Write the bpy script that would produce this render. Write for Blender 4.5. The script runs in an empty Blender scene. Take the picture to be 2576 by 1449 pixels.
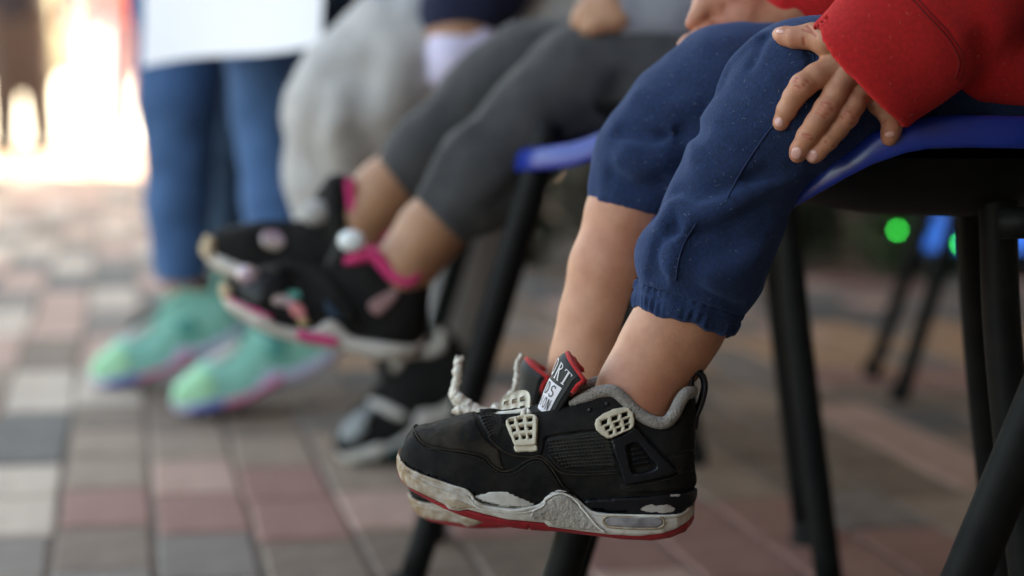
import bpy, bmesh, math, random
import numpy as np
from mathutils import Vector, Matrix, geometry
from mathutils.bvhtree import BVHTree
random.seed(7); np.random.seed(7)
SC = bpy.context.scene; COL = SC.collection
R = math.radians

# ------------------------------------------------------------------ camera
F_PX = 70.0/36.0*2576.0          # focal length in pixels of a 2576 wide picture
CAM_H = 0.508; PITCH = R(6.37)
cam = bpy.data.cameras.new('camera'); camo = bpy.data.objects.new('camera', cam); COL.objects.link(camo)
camo.location = (0, 0, CAM_H); camo.rotation_euler = (R(90)-PITCH, 0, 0)
cam.lens = 70; cam.sensor_width = 36; cam.clip_start = .05; cam.clip_end = 400
cam.dof.use_dof = True; cam.dof.focus_distance = 1.205; cam.dof.aperture_fstop = 3.4; cam.dof.aperture_blades = 9
SC.camera = camo
# ------------------------------------------------------------------ light
SUN_EL, SUN_AZ = R(45), R(45)    # azimuth from +Y (away from the camera), negative = to the left
sdir = Vector((math.sin(SUN_AZ)*math.cos(SUN_EL), math.cos(SUN_AZ)*math.cos(SUN_EL), math.sin(SUN_EL)))
wd = bpy.data.worlds.new('World'); SC.world = wd; wd.use_nodes = True
wn = wd.node_tree.nodes; wl = wd.node_tree.links
sky = wn.new('ShaderNodeTexSky'); sky.sky_type = 'NISHITA'; sky.sun_disc = False
sky.sun_elevation = SUN_EL; sky.sun_rotation = SUN_AZ; sky.air_density = 1.0; sky.dust_density = 3.0; sky.ozone_density = 1.0
bgn = wn['Background']; wl.new(sky.outputs[0], bgn.inputs['Color']); bgn.inputs['Strength'].default_value = 0.12
sl = bpy.data.lights.new('sun', 'SUN'); sl.energy = 4.5; sl.angle = R(.5); sl.color = (1, .95, .87)
so = bpy.data.objects.new('sun', sl); COL.objects.link(so); so.rotation_euler = (-sdir).to_track_quat('-Z', 'Y').to_euler()
SC.view_settings.view_transform = 'Standard'; SC.view_settings.look = 'None'; SC.view_settings.gamma = 1
SC.view_settings.use_curve_mapping = False; SC.view_settings.exposure = 3.2
SC.view_settings.use_white_balance = True; SC.view_settings.white_balance_temperature = 8800; SC.view_settings.white_balance_tint = 4

# ------------------------------------------------------------------ helpers
AX_R = Vector((1, 0, 0)); AX_F = Vector((0, math.cos(PITCH), -math.sin(PITCH))); AX_U = Vector((0, math.sin(PITCH), math.cos(PITCH)))
CAM = Vector((0, 0, CAM_H))
def ray(u, v): return AX_F + AX_R*((u-1288)/F_PX) + AX_U*((724.5-v)/F_PX)
def W(u, v, d): return CAM + ray(u, v)*d              # a point at distance d in front of the camera
def G(u, v):                                          # the point of the ground seen there
    r = ray(u, v); return CAM + r*(-CAM_H/r.z)
def onY(u, v, y):                                     # same, on the vertical plane at world y
    r = ray(u, v); return CAM + r*(y/r.y)

def tag(o, label=None, cat=None, group=None, kind=None):
    if label: o['label'] = label
    if cat: o['category'] = cat
    if group: o['group'] = group
    if kind: o['kind'] = kind
    return o
def empty(name, loc=(0, 0, 0)):
    o = bpy.data.objects.new(name, None); COL.objects.link(o); o.location = loc; o.empty_display_size = .05
    return o
def mk(name, verts, faces, mat=None, parent=None, smooth=True, fm=None):
    me = bpy.data.meshes.new(name); me.from_pydata([tuple(v) for v in verts], [], [tuple(f) for f in faces]); me.update()
    if smooth: me.polygons.foreach_set('use_smooth', [True]*len(me.polygons))
    for m in (mat if isinstance(mat, (list, tuple)) else [mat]):
        if m: me.materials.append(m)
    if fm is not None: me.polygons.foreach_set('material_index', fm)
    o = bpy.data.objects.new(name, me); COL.objects.link(o)
    if parent:
        o.parent = parent
        if parent.type == 'EMPTY' or True: o.matrix_parent_inverse = Matrix.Translation(-world_loc(parent))
    return o
def world_loc(o):
    v = Vector(o.location)
    p = o
    if p.parent:
        return (world_mat(o)).translation
    return v
def world_mat(o):
    m = Matrix.LocRotScale(o.location, o.rotation_euler, o.scale)
    if o.parent: m = world_mat(o.parent) @ o.matrix_parent_inverse @ m
    return m
class MB:                                             # gathers several shapes into one mesh
    def __init__(s): s.v = []; s.f = []
    def add(s, v, f):
        n = len(s.v); s.v += [Vector(p) for p in v]; s.f += [tuple(i+n for i in q) for q in f]; return s
    def box(s, c, size, rot=None, bev=0):
        x, y, z = size[0]/2, size[1]/2, size[2]/2; b = min(bev, x, y, z)
        if b <= 0:
            p = [Vector((i*x, j*y, k*z)) for i in (-1, 1) for j in (-1, 1) for k in (-1, 1)]
            f = [(0,1,3,2),(4,6,7,5),(0,4,5,1),(2,3,7,6),(0,2,6,4),(1,5,7,3)]
        else:
            bm = bmesh.new(); bmesh.ops.create_cube(bm, size=1, matrix=Matrix.Diagonal((size[0], size[1], size[2], 1)))
            bmesh.ops.bevel(bm, geom=bm.edges[:], offset=b, segments=2, affect='EDGES', profile=.6)
            bm.verts.index_update(); p = [v.co.copy() for v in bm.verts]; f = [tuple(v.index for v in q.verts) for q in bm.faces]; bm.free()
        if rot is not None: p = [rot @ q for q in p]
        return s.add([q+Vector(c) for q in p], f)
    def tube(s, pts, rad, n=10, cap=True, flat=1.0, up=None):
        pts = [Vector(p) for p in pts]; m = len(pts)
        if not hasattr(rad, '__len__'): rad = [rad]*m
        ref = None; v = []
        for i, p in enumerate(pts):
            t = (pts[min(i+1, m-1)]-pts[max(i-1, 0)]).normalized()
            if ref is None:
                a = Vector(up) if up is not None else (Vector((0, 0, 1)) if abs(t.z) < .9 else Vector((1, 0, 0)))
                ref = a
            a = (ref - t*ref.dot(t)).normalized(); b = t.cross(a); ref = a
            for k in range(n):
                th = 2*math.pi*k/n; v.append(p+(a*math.cos(th)+b*math.sin(th)*flat)*rad[i])
        f = [(i*n+k, i*n+(k+1) % n, (i+1)*n+(k+1) % n, (i+1)*n+k) for i in range(m-1) for k in range(n)]
        if cap: f += [tuple(range(n))[::-1], tuple((m-1)*n+k for k in range(n))]
        return s.add(v, f)
    def build(s, name, mat, parent=None, smooth=True, fm=None): return mk(name, s.v, s.f, mat, parent, smooth, fm)
def spline(pts, n=8):                                 # Catmull-Rom
    P = [Vector(p) for p in pts]; P = [P[0]*2-P[1]] + P + [P[-1]*2-P[-2]]; out = []
    for i in range(1, len(P)-2):
        for k in range(n):
            t = k/n; a, b, c, d = P[i-1], P[i], P[i+1], P[i+2]
            out.append(.5*((2*b)+(c-a)*t+(2*a-5*b+4*c-d)*t*t+(3*b-a-3*c+d)*t**3))
    out.append(P[-2]); return out

# ------------------------------------------------------------------ materials
def s2l(c): return tuple((x/255/12.92 if x/255 <= .04045 else ((x/255+.055)/1.055)**2.4) for x in c)
def mat(name, col, rough=.6, var=None, vscale=40, bump=0, bscale=400, bdist=.001, sheen=0, sheen_col=None, sss=0, spec=.5, metal=0, coat=0, emit=0, lint=None, weave=None, alpha=1, trans=0, detail=4, ior=None):
    m = bpy.data.materials.new(name); m.use_nodes = True; nt = m.node_tree; N = nt.nodes; L = nt.links
    b = N['Principled BSDF']; b.inputs['Base Color'].default_value = (*col, 1); b.inputs['Roughness'].default_value = rough
    b.inputs['Specular IOR Level'].default_value = spec; b.inputs['Metallic'].default_value = metal
    b.inputs['Coat Weight'].default_value = coat; b.inputs['Coat Roughness'].default_value = .12
    if sheen:
        b.inputs['Sheen Weight'].default_value = sheen; b.inputs['Sheen Roughness'].default_value = .45
        if sheen_col: b.inputs['Sheen Tint'].default_value = (*sheen_col, 1)
    if sss:
        b.inputs['Subsurface Weight'].default_value = sss; b.inputs['Subsurface Radius'].default_value = (1, .35, .18); b.inputs['Subsurface Scale'].default_value = .004
    if emit: b.inputs['Emission Color'].default_value = (*col, 1); b.inputs['Emission Strength'].default_value = emit
    if trans: b.inputs['Transmission Weight'].default_value = trans
    if ior: b.inputs['IOR'].default_value = ior
    geo = N.new('ShaderNodeNewGeometry'); pos = geo.outputs['Position']
    tc = N.new('ShaderNodeTexCoord'); pos = tc.outputs['Object']
    cs = None
    if var:
        n = N.new('ShaderNodeTexNoise'); n.inputs['Scale'].default_value = vscale; n.inputs['Detail'].default_value = detail; n.inputs['Roughness'].default_value = .6
        L.new(pos, n.inputs['Vector'])
        r = N.new('ShaderNodeValToRGB'); r.color_ramp.elements[0].position = .35; r.color_ramp.elements[1].position = .68
        r.color_ramp.elements[0].color = (*col, 1); r.color_ramp.elements[1].color = (*var, 1)
        L.new(n.outputs['Fac'], r.inputs[0]); cs = r.outputs[0]
    if lint:                                           # sparse pale fluff caught on cloth
        vo = N.new('ShaderNodeTexVoronoi'); vo.inputs['Scale'].default_value = lint[0]; vo.inputs['Randomness'].default_value = 1
        nn = N.new('ShaderNodeTexNoise'); nn.inputs['Scale'].default_value = lint[0]*.9; L.new(pos, nn.inputs['Vector'])
        mx0 = N.new('ShaderNodeMixRGB'); mx0.blend_type = 'ADD'; mx0.inputs[0].default_value = .02; L.new(pos, mx0.inputs[1]); L.new(nn.outputs['Color'], mx0.inputs[2])
        L.new(mx0.outputs[0], vo.inputs['Vector'])
        mr = N.new('ShaderNodeMapRange'); mr.inputs['From Min'].default_value = lint[1]; mr.inputs['From Max'].default_value = lint[1]*.4; L.new(vo.outputs['Distance'], mr.inputs['Value'])
        mx = N.new('ShaderNodeMixRGB'); L.new(mr.outputs[0], mx.inputs[0])
        if cs: L.new(cs, mx.inputs[1])
        else: mx.inputs[1].default_value = (*col, 1)
        mx.inputs[2].default_value = (*lint[2], 1); cs = mx.outputs[0]
    if cs: L.new(cs, b.inputs['Base Color'])
    if bump:
        n2 = N.new('ShaderNodeTexNoise'); n2.inputs['Scale'].default_value = bscale; n2.inputs['Detail'].default_value = 3; L.new(pos, n2.inputs['Vector'])
        bp = N.new('ShaderNodeBump'); bp.inputs['Strength'].default_value = bump; bp.inputs['Distance'].default_value = bdist
        hsrc = n2.outputs['Fac']
        if weave:
            wv = N.new('ShaderNodeTexWave'); wv.inputs['Scale'].default_value = weave; wv.bands_direction = 'DIAGONAL'; wv.inputs['Distortion'].default_value = 1.5; L.new(pos, wv.inputs['Vector'])
            ad = N.new('ShaderNodeMath'); ad.operation = 'ADD'; L.new(wv.outputs['Fac'], ad.inputs[0]); L.new(n2.outputs['Fac'], ad.inputs[1]); hsrc = ad.outputs[0]
        L.new(hsrc, bp.inputs['Height']); L.new(bp.outputs[0], b.inputs['Normal'])
    return m

# ------------------------------------------------------------------ soft bodies: distance fields meshed by surface nets
def seg_field(P, a, b, ra, rb, ys=1.0, yc=None):
    A = np.array(a, np.float32); B = np.array(b, np.float32); Q = P
    if ys != 1.0:
        c = A[1] if yc is None else yc
        Q = P.copy(); Q[..., 1] = (Q[..., 1]-c)/ys+c; A = A.copy(); B = B.copy(); A[1] = (A[1]-c)/ys+c; B[1] = (B[1]-c)/ys+c
    AB = B-A; t = np.clip(((Q-A)@AB)/max(float(AB@AB), 1e-12), 0, 1)
    d = np.sqrt(((Q-A-t[..., None]*AB)**2).sum(-1))
    return d-(ra+(rb-ra)*t)
def smin(a, b, k):
    if k <= 0: return np.minimum(a, b)
    h = np.clip(.5+.5*(b-a)/k, 0, 1); return b+(a-b)*h-k*h*(1-h)
def chain(P, pts, k=.004, ys=1.0, yc=None):            # pts: [(point, radius), ...]
    F = None
    for (a, ra), (b, rb) in zip(pts[:-1], pts[1:]):
        g = seg_field(P, a, b, ra, rb, ys, yc); F = g if F is None else smin(F, g, k)
    return F
def grid(lo, hi, h):
    n = [int(math.ceil((hi[i]-lo[i])/h))+1 for i in range(3)]
    ax = [np.float32(lo[i])+np.arange(n[i], dtype=np.float32)*np.float32(h) for i in range(3)]
    return np.stack(np.meshgrid(*ax, indexing='ij'), -1)
def nets(F, P, h, iters=1):
    s = F < 0; nx, ny, nz = F.shape
    c = [s[i:nx-1+i, j:ny-1+j, k:nz-1+k] for i in (0, 1) for j in (0, 1) for k in (0, 1)]
    cnt = sum(x.astype(np.int8) for x in c); act = (cnt > 0) & (cnt < 8)
    idx = np.full(act.shape, -1, np.int64); idx[act] = np.arange(act.sum())
    I = np.argwhere(act); acc = np.zeros((len(I), 3)); num = np.zeros(len(I))
    cor = [(i, j, k) for i in (0, 1) for j in (0, 1) for k in (0, 1)]
    val = {q: F[I[:, 0]+q[0], I[:, 1]+q[1], I[:, 2]+q[2]] for q in cor}
    for a in cor:
        for ax in range(3):
            if a[ax] == 0:
                b = list(a); b[ax] = 1; b = tuple(b); fa, fb = val[a], val[b]; m = (fa < 0) != (fb < 0)
                t = np.where(m, fa/(fa-fb+1e-20), 0); p = np.array(a, float)[None]+np.zeros((len(I), 3)); p[:, ax] += t
                acc[m] += p[m]; num[m] += 1
    V = P[0, 0, 0][None]+(I+acc/num[:, None])*h
    faces = []
    for ax in range(3):
        o1, o2 = [(1, 2), (2, 0), (0, 1)][ax]
        sl0 = [slice(None)]*3; sl1 = [slice(None)]*3; sl0[ax] = slice(0, -1); sl1[ax] = slice(1, None)
        A = s[tuple(sl0)]; B = s[tuple(sl1)]; E = np.argwhere(A != B)
        ok = (E[:, o1] > 0) & (E[:, o2] > 0) & (E[:, o1] < idx.shape[o1]) & (E[:, o2] < idx.shape[o2]); E = E[ok]
        def at(d1, d2):
            q = E.copy(); q[:, o1] -= d1; q[:, o2] -= d2; return idx[q[:, 0], q[:, 1], q[:, 2]]
        Q = np.stack([at(1, 1), at(0, 1), at(0, 0), at(1, 0)], 1)
        flip = ~A[E[:, 0], E[:, 1], E[:, 2]]; Q[flip] = Q[flip][:, ::-1]
        faces.append(Q[(Q >= 0).all(1)])
    Fc = np.concatenate(faces)
    return V, Fc
def mknets(name, parts, mat_, parent=None):            # parts: list of (V, F)
    vs = []; fs = []; n = 0
    for V, F in parts: vs.append(V); fs.append(F+n); n += len(V)
    V = np.concatenate(vs).astype(np.float32); F = np.concatenate(fs)
    me = bpy.data.meshes.new(name); me.vertices.add(len(V)); me.vertices.foreach_set('co', V.ravel())
    me.loops.add(F.size); me.loops.foreach_set('vertex_index', F.ravel().astype(np.int32))
    me.polygons.add(len(F)); me.polygons.foreach_set('loop_start', np.arange(0, F.size, 4, dtype=np.int32)); me.polygons.foreach_set('loop_total', np.full(len(F), 4, np.int32))
    me.polygons.foreach_set('use_smooth', [True]*len(F)); me.update(); me.validate()
    for m in (mat_ if isinstance(mat_, (list, tuple)) else [mat_]): me.materials.append(m)
    o = bpy.data.objects.new(name, me); COL.objects.link(o)
    if parent: o.parent = parent; o.matrix_parent_inverse = Matrix.Translation(-world_loc(parent))
    return o
def fold(F, P, line, amp, wid, side=None):             # a ridge (amp>0) or crease (amp<0) along a 3-D polyline
    pts = spline(line, 5) if len(line) > 2 else [Vector(p) for p in line]
    lo = np.min(np.array(pts), 0)-3*wid; hi = np.max(np.array(pts), 0)+3*wid
    i0 = [int(np.clip(np.floor((lo[k]-P[0, 0, 0, k])/(P[1, 0, 0, 0]-P[0, 0, 0, 0])), 0, F.shape[k]-1)) for k in range(3)]
    i1 = [int(np.clip(np.ceil((hi[k]-P[0, 0, 0, k])/(P[1, 0, 0, 0]-P[0, 0, 0, 0]))+1, 1, F.shape[k])) for k in range(3)]
    S = (slice(i0[0], i1[0]), slice(i0[1], i1[1]), slice(i0[2], i1[2])); Q = P[S]
    if Q.size == 0: return
    D = None
    for a, b in zip(pts[:-1], pts[1:]):
        g = seg_field(Q, a, b, 0, 0); D = g if D is None else np.minimum(D, g)
    F[S] -= amp*np.exp(-(D/wid)**2)
def noise3(P, scale, seed=0):                           # smooth value noise on the grid
    rs = np.random.RandomState(seed); T = rs.rand(32, 32, 32).astype(np.float32)*2-1
    Q = P*scale+100; I = np.floor(Q).astype(int); f = Q-I; f = f*f*(3-2*f); out = 0
    for a in (0, 1):
        for b in (0, 1):
            for c in (0, 1):
                w = (f[..., 0] if a else 1-f[..., 0])*(f[..., 1] if b else 1-f[..., 1])*(f[..., 2] if c else 1-f[..., 2])
                out = out+w*T[(I[..., 0]+a) % 32, (I[..., 1]+b) % 32, (I[..., 2]+c) % 32]
    return out
# ------------------------------------------------------------------ setting: ground and pavers
M = {}
M['joint'] = mat('joint_sand', (.11, .08, .06), .95, (.17, .125, .095), 30, .5, 300, .002)
PV = [('pink', (.37, .215, .165), (.46, .285, .225)), ('pale', (.42, .325, .255), (.53, .42, .335)), ('grey', (.14, .11, .09), (.20, .155, .13)),
      ('tan', (.23, .155, .11), (.31, .215, .155)), ('red', (.24, .11, .085), (.30, .145, .115)), ('ochre', (.34, .18, .09), (.40, .22, .12)), ('brown', (.14, .09, .062), (.20, .135, .095)), ('slate', (.065, .056, .05), (.10, .088, .08))]
for n_, a_, b_ in PV: M['pv_'+n_] = mat('paver_'+n_, a_, .8, b_, 25, .6, 260, .0015)
ground = mk('ground', [(-40, -8, 0), (40, -8, 0), (40, 90, 0), (-40, 90, 0)], [(0, 1, 2, 3)], M['joint'], None, False)
tag(ground, kind='structure')
PW, PD, PH = .106, .200, .02
def paver_mesh(w, d, ch=.005):
    bm = bmesh.new(); bmesh.ops.create_cube(bm, size=1, matrix=Matrix.Diagonal((w, d, PH, 1)))
    top = [e for e in bm.edges if all(v.co.z > 0 for v in e.verts)]
    bmesh.ops.bevel(bm, geom=top, offset=ch, segments=1, affect='EDGES')
    bmesh.ops.delete(bm, geom=[f for f in bm.faces if f.normal.z < -.9], context='FACES')
    bm.verts.index_update(); v = [x.co.copy() for x in bm.verts]; f = [tuple(x.index for x in q.verts) for q in bm.faces]; bm.free()
    return v, f
pv_v, pv_f = paver_mesh(PW-.005, PD-.006, .004)
pv_me = {}
for n_, _, _ in PV:
    me = bpy.data.meshes.new('paver'); me.from_pydata(pv_v, [], pv_f); me.materials.append(M['pv_'+n_]); pv_me[n_] = me
rp = random.Random(11)
def band(x, y):                                        # bands of colour laid into the paving on the right
    if x < -.40+.10*math.sin(y*2)-.10*(y-2): return None
    t = y*1.0+.55*x+.10*math.sin(x*3.2+y*1.5)
    q = (t*2.1) % 3.1
    if y > 3.35 and y < 3.75+.2*x: return 'ochre'
    if q < .6: return 'slate'
    if q < 1.2: return 'brown'
    if q < 1.7: return 'red'
    if q < 2.3: return 'tan'
    return 'brown'
rows_near = []; far = {n_: ([], []) for n_, _, _ in PV}
rotg = R(-11)
cells = []
for i in range(-62, 62):
    for j in range(0, 75):
        gx = i*PW; gy = .3+j*PD+(.1 if i % 2 else 0)+((i*7) % 5)*.022
        x = gx*math.cos(rotg)+gy*math.sin(rotg)-.03; y = -gx*math.sin(rotg)+gy*math.cos(rotg)
        if abs(x) > .45*y+1.2 or y > 13.5 or y < .3: continue
        cells.append((y, x, i, j))
cells.sort()
vis = [c for c in cells if c[0] > 1.75 and abs(c[1]) < c[0]*.2572+.06]
near = set((c[2], c[3]) for c in vis[:300])
for (y, x, i, j) in cells:
    k = rp.random(); b = band(x, y)
    if b and k < .62: c = b
    elif b: c = ('tan', 'brown', 'grey', 'pink')[int(k*1000) % 4]
    else:
        blk = ((i*73856093) ^ (((j+i % 2)//2)*19349663)) % 100
        c = 'pink' if blk < 30 else 'pale' if blk < 50 else 'grey' if blk < 68 else 'brown' if blk < 80 else 'tan' if blk < 92 else 'slate'
    x += rp.uniform(-.002, .002); z = -PH/2+.004+rp.uniform(-.0012, .0012); rz = rp.uniform(-.012, .012)
    if (i, j) in near:
        o = bpy.data.objects.new('paver', pv_me[c]); COL.objects.link(o); o.parent = ground
        o.location = (x, y, z); o.rotation_euler = (rp.uniform(-.006, .006), rp.uniform(-.008, .008), -rotg+rz)
    else:
        Mx = Matrix.Translation((x, y, z)) @ Matrix.Rotation(-rotg+rz, 4, 'Z'); V_, F_ = far[c]; n0 = len(V_)
        V_ += [Mx @ p for p in pv_v]; F_ += [tuple(q+n0 for q in f) for f in pv_f]
allv = []; allf = []; fm = []
for mi, (n_, _, _) in enumerate(PV):
    V_, F_ = far[n_]; n0 = len(allv); allv += V_; allf += [tuple(q+n0 for q in f) for f in F_]; fm += [mi]*len(F_)
o = mk('paver_field', allv, allf, [M['pv_'+n_] for n_, _, _ in PV], ground, False, fm); tag(o, kind='stuff')

# unseen canopy added to shade the seats, the sun reaches the paving beyond it
M['canvas'] = mat('canvas', (.30, .28, .26), .9, (.34, .32, .30), 3)
M['post'] = mat('post_steel', (.25, .25, .26), .5)
can = empty('shade_canopy', (0, 0, 0)); tag(can, 'unseen grey canvas roof on steel posts, added to shade the seats', 'canopy', kind='structure')
cy1 = 12.0
roof = MB().box((4.0, 2.6, 3.0), (9.6, 17.6, .06)); roof.build('canopy_roof', M['canvas'], can, False)
for (px, py) in ((8.5, 11.2), (8.5, -5.9)):
    MB().box((px, py, 1.48), (.1, .1, 2.96)).build('post', M['post'], can, False)
# unseen walls added on the right and behind the camera to block light
M['wall'] = mat('shade_wall', (.20, .17, .15), .9, (.26, .22, .19), 2.0)
bw = MB().box((8.7, 3.0, 1.6), (.2, 18, 3.2)).build('side_light_block', M['wall'], None, False); tag(bw, kind='structure')
bk = MB().box((4.0, -1.9, 1.5), (11.4, .2, 3.0)).build('rear_light_block', M['wall'], None, False); tag(bk, kind='structure')  # out of view, added to cut the frontal light from behind the camera
nw = MB().box((2.5, .9, 1.45), (.2, 5.2, 2.9)).build('near_light_block', M['wall'], None, False); tag(nw, kind='structure')  # out of view, added to cut fill light on the right sides
# sunlit facade far beyond
M['facade'] = mat('pale_concrete', (.50, .46, .41), .9, (.58, .54, .48), .6)
fc = mk('plaza', [(-40, 13.4, .006), (40, 13.4, .006), (40, 90, .006), (-40, 90, .006)], [(0, 1, 2, 3)], M['facade'], None, False); tag(fc, kind='structure')
# ------------------------------------------------------------------ the black sneaker, built once in its own space and placed twice
M['suede'] = mat('black_nubuck', (.0045, .0045, .0050), .85, (.016, .0140, .0125), 110, .35, 900, .0008, spec=.22)
M['suede_worn'] = mat('worn_nubuck', (.008, .0074, .007), .85, (.050, .038, .027), 70, .4, 900, .0008, spec=.22, detail=8)
M['mesh_black'] = mat('black_mesh', (.005, .005, .005), .85, (.020, .018, .016), 300, .6, 700, .001)
M['rib'] = mat('mesh_rib', (.018, .017, .016), .7, (.040, .036, .030), 200, spec=.3)
M['plastic_black'] = mat('black_plastic', (.0045, .0052, .008), .36, (.007, .008, .011), 60, .15, 300, .0006, spec=.35)
M['white_mid'] = mat('dirty_white_rubber', (.52, .49, .44), .6, (.72, .70, .67), 90, .3, 700, .0008)
M['tan_mid'] = mat('stained_rubber', (.26, .19, .125), .75, (.47, .39, .29), 140, .4, 600, .0008)
M['pebble'] = mat('pebbled_rubber', (.36, .33, .30), .8, (.47, .44, .40), 120, .9, 420, .0016)
M['red_sole'] = mat('red_rubber', (.44, .020, .034), .5, (.29, .015, .024), 90, .3, 400, .001)
M['tab'] = mat('aged_plastic_tab', (.58, .51, .39), .5, (.66, .60, .48), 160, .15, 300, .0006)
M['lining'] = mat('grey_knit_lining', (.22, .20, .185), .95, (.34, .31, .285), 700, .8, 650, .0015)
M['red_knit'] = mat('red_knit', (.58, .012, .015), .9, (.42, .008, .010), 300, .8, 900, .0015, sheen=.2)
M['label_white'] = mat('woven_label', (.62, .58, .62), .8, None, 1, .3, 1500, .0005)
M['label_black'] = mat('woven_black', (.009, .009, .010), .7, (.015, .015, .015), 400, .3, 1500, .0005)
M['thread'] = mat('pale_thread', (.58, .55, .56), .8)
M['thread_dark'] = mat('dark_thread', (.018, .017, .018), .6)
M['lace'] = mat('cream_lace', (.84, .79, .72), .9, (.68, .61, .52), 200, .8, 600, .0015)
M['bubble'] = mat('air_window', (.16, .15, .16), .12, (.36, .34, .36), 70, .2, 120, .002, coat=.6)
SH_D = 1.235
SO_ = W(1375, 1150, SH_D)
def Z1(x, y): return ((1500+x/1.61)/1.5901, (1350+y/1.61)/1.5901)
def L1(p, yl): u, v = Z1(*p); return onY(u, v, SO_.y+yl)-SO_
def interp(x, tab): 
    xs = [t[0] for t in tab]; return [float(np.interp(x, xs, [t[k] for t in tab])) for k in range(1, len(tab[0]))]
# half width of the foot (metres) along the picture x of zoom 1
HW = [(150, .000), (158, .008), (180, .0145), (220, .0205), (280, .0255), (380, .0300), (520, .0335), (680, .0345), (900, .0335), (1100, .0300), (1300, .0275), (1500, .0270), (1700, .0270), (1850, .0250), (1950, .0205), (2010, .0150), (2045, .0085), (2060, .000)]
HW = [(x, w*.98) for x, w in HW]
def hw(x): return interp(x, HW)[0]
# (x, v bottom of the upper, v top edge of the upper, half width of the top edge)
UP = [(158, 800, 745, .0), (165, 815, 735, .0), (180, 830, 692, .0), (205, 845, 655, .0), (230, 855, 626, .0), (260, 870, 590, .0), (290, 885, 579, .0), (350, 905, 570, .0), (450, 940, 541, .0), (560, 965, 511, .0), (640, 1030, 494, .001), (690, 1050, 494, .004),
      (830, 1085, 492, .0075), (1000, 1095, 486, .011), (1130, 1060, 470, .014), (1250, 1060, 440, .016), (1350, 1090, 405, .018), (1450, 1100, 370, .019), (1540, 1110, 368, .0195), (1620, 1120, 440, .020), (1700, 1130, 520, .0205), (1780, 1140, 560, .021), (1880, 1140, 570, .0200), (1940, 1135, 520, .0175), (1990, 1125, 430, .0135), (2025, 1100, 385, .009), (2045, 1080, 372, .004), (2056, 1060, 372, .0)]
def upst(x): return interp(x, UP)
NX = 110; xs = [158+(2056-158)*(.5-.5*math.cos(math.pi*i/(NX-1))) for i in range(NX)]
xs = sorted(set([round(x, 2) for x in xs] + [158+(2056-158)*i/50 for i in range(51)]))
def upper_shell():
    rows = []
    for x in xs:
        vb, vt, wt = upst(x); w = max(hw(x)-.0025, .0003); wt = min(wt, w)
        pb = L1((x, vb), -w); pt = L1((x, vt), -wt); H = pt.z-pb.z; half = []
        toe = max(0, min(1, (760-x)/300)); m = 16
        for j in range(m+1):
            th = math.pi/2*j/m
            e1 = .62*toe+.80*(1-toe); e2 = .85*toe+1.05*(1-toe)
            if x > 640:
                c = 1-(j/m)**1.6; s = math.sin(th)**1.0
                s = j/m; bul = math.sin(math.pi*min(1, j/m*1.05))*.0028
                y = wt+(w-wt)*(1-s**1.5)+bul
                k = min(1, (x-640)/250); c0 = math.cos(th)**e1; y = k*y+(1-k)*(wt+(w-wt)*c0)
                z = pb.z+H*(k*s+(1-k)*math.sin(th)**e2)
            else:
                y = wt+(w-wt)*math.cos(th)**e1; z = pb.z+H*math.sin(th)**e2
            xx = pb.x+(pt.x-pb.x)*(z-pb.z)/max(H, 1e-5)
            half.append(Vector((xx, -y, z)))
        rows.append(half)
    v = []; f = []; m = 17; n = len(rows)
    for r in rows: v += r
    for r in rows: v += [Vector((p.x, -p.y, p.z)) for p in r]
    for i in range(n-1):
        for j in range(m-1):
            a = i*m+j; f.append((a, a+m, a+m+1, a+1)); b = n*m+a; f.append((b, b+1, b+m+1, b+m))
        if xs[i] < 640: a = i*m+m-1; f.append((a, a+m, n*m+a+m, n*m+a))
    # heel end closed
    for j in range(m-1): a = (n-1)*m+j; b = n*m+a; f.append((a, b, b+1, a+1)); a = j; b = n*m+j; f.append((a, a+1, b+1, b))
    return v, f
up_v, up_f = upper_shell()
MS_TOP = [(140, 770), (150, 735), (160, 760), (170, 795), (210, 835), (300, 880), (400, 915), (500, 950), (570, 970), (612, 1000), (640, 1040), (700, 1078), (800, 1095), (900, 1105), (1030, 1082), (1080, 1060), (1120, 1012), (1180, 982), (1240, 995), (1290, 1030), (1345, 1080), (1400, 1118), (1500, 1135), (1700, 1140), (1900, 1140), (1985, 1120), (2030, 1075), (2052, 1020), (2060, 1000)]
MS_BOT = [(140, 840), (155, 885), (170, 920), (210, 960), (300, 1005), (400, 1052), (450, 1078), (480, 1108), (540, 1118), (600, 1108), (700, 1135), (850, 1172), (1000, 1185), (1090, 1193), (1120, 1218), (1230, 1233), (1400, 1255), (1500, 1268), (1700, 1278), (1850, 1262), (1950, 1228), (2020, 1180), (2050, 1140), (2060, 1110)]
OUT_BOT = [(140, 850), (155, 895), (170, 925), (240, 992), (350, 1055), (450, 1105), (560, 1150), (700, 1190), (900, 1228), (985, 1238), (993, 1226), (1001, 1240), (1200, 1252), (1400, 1277), (1600, 1300), (1780, 1308), (1900, 1290), (2000, 1250), (2045, 1190), (2060, 1125)]
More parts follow.
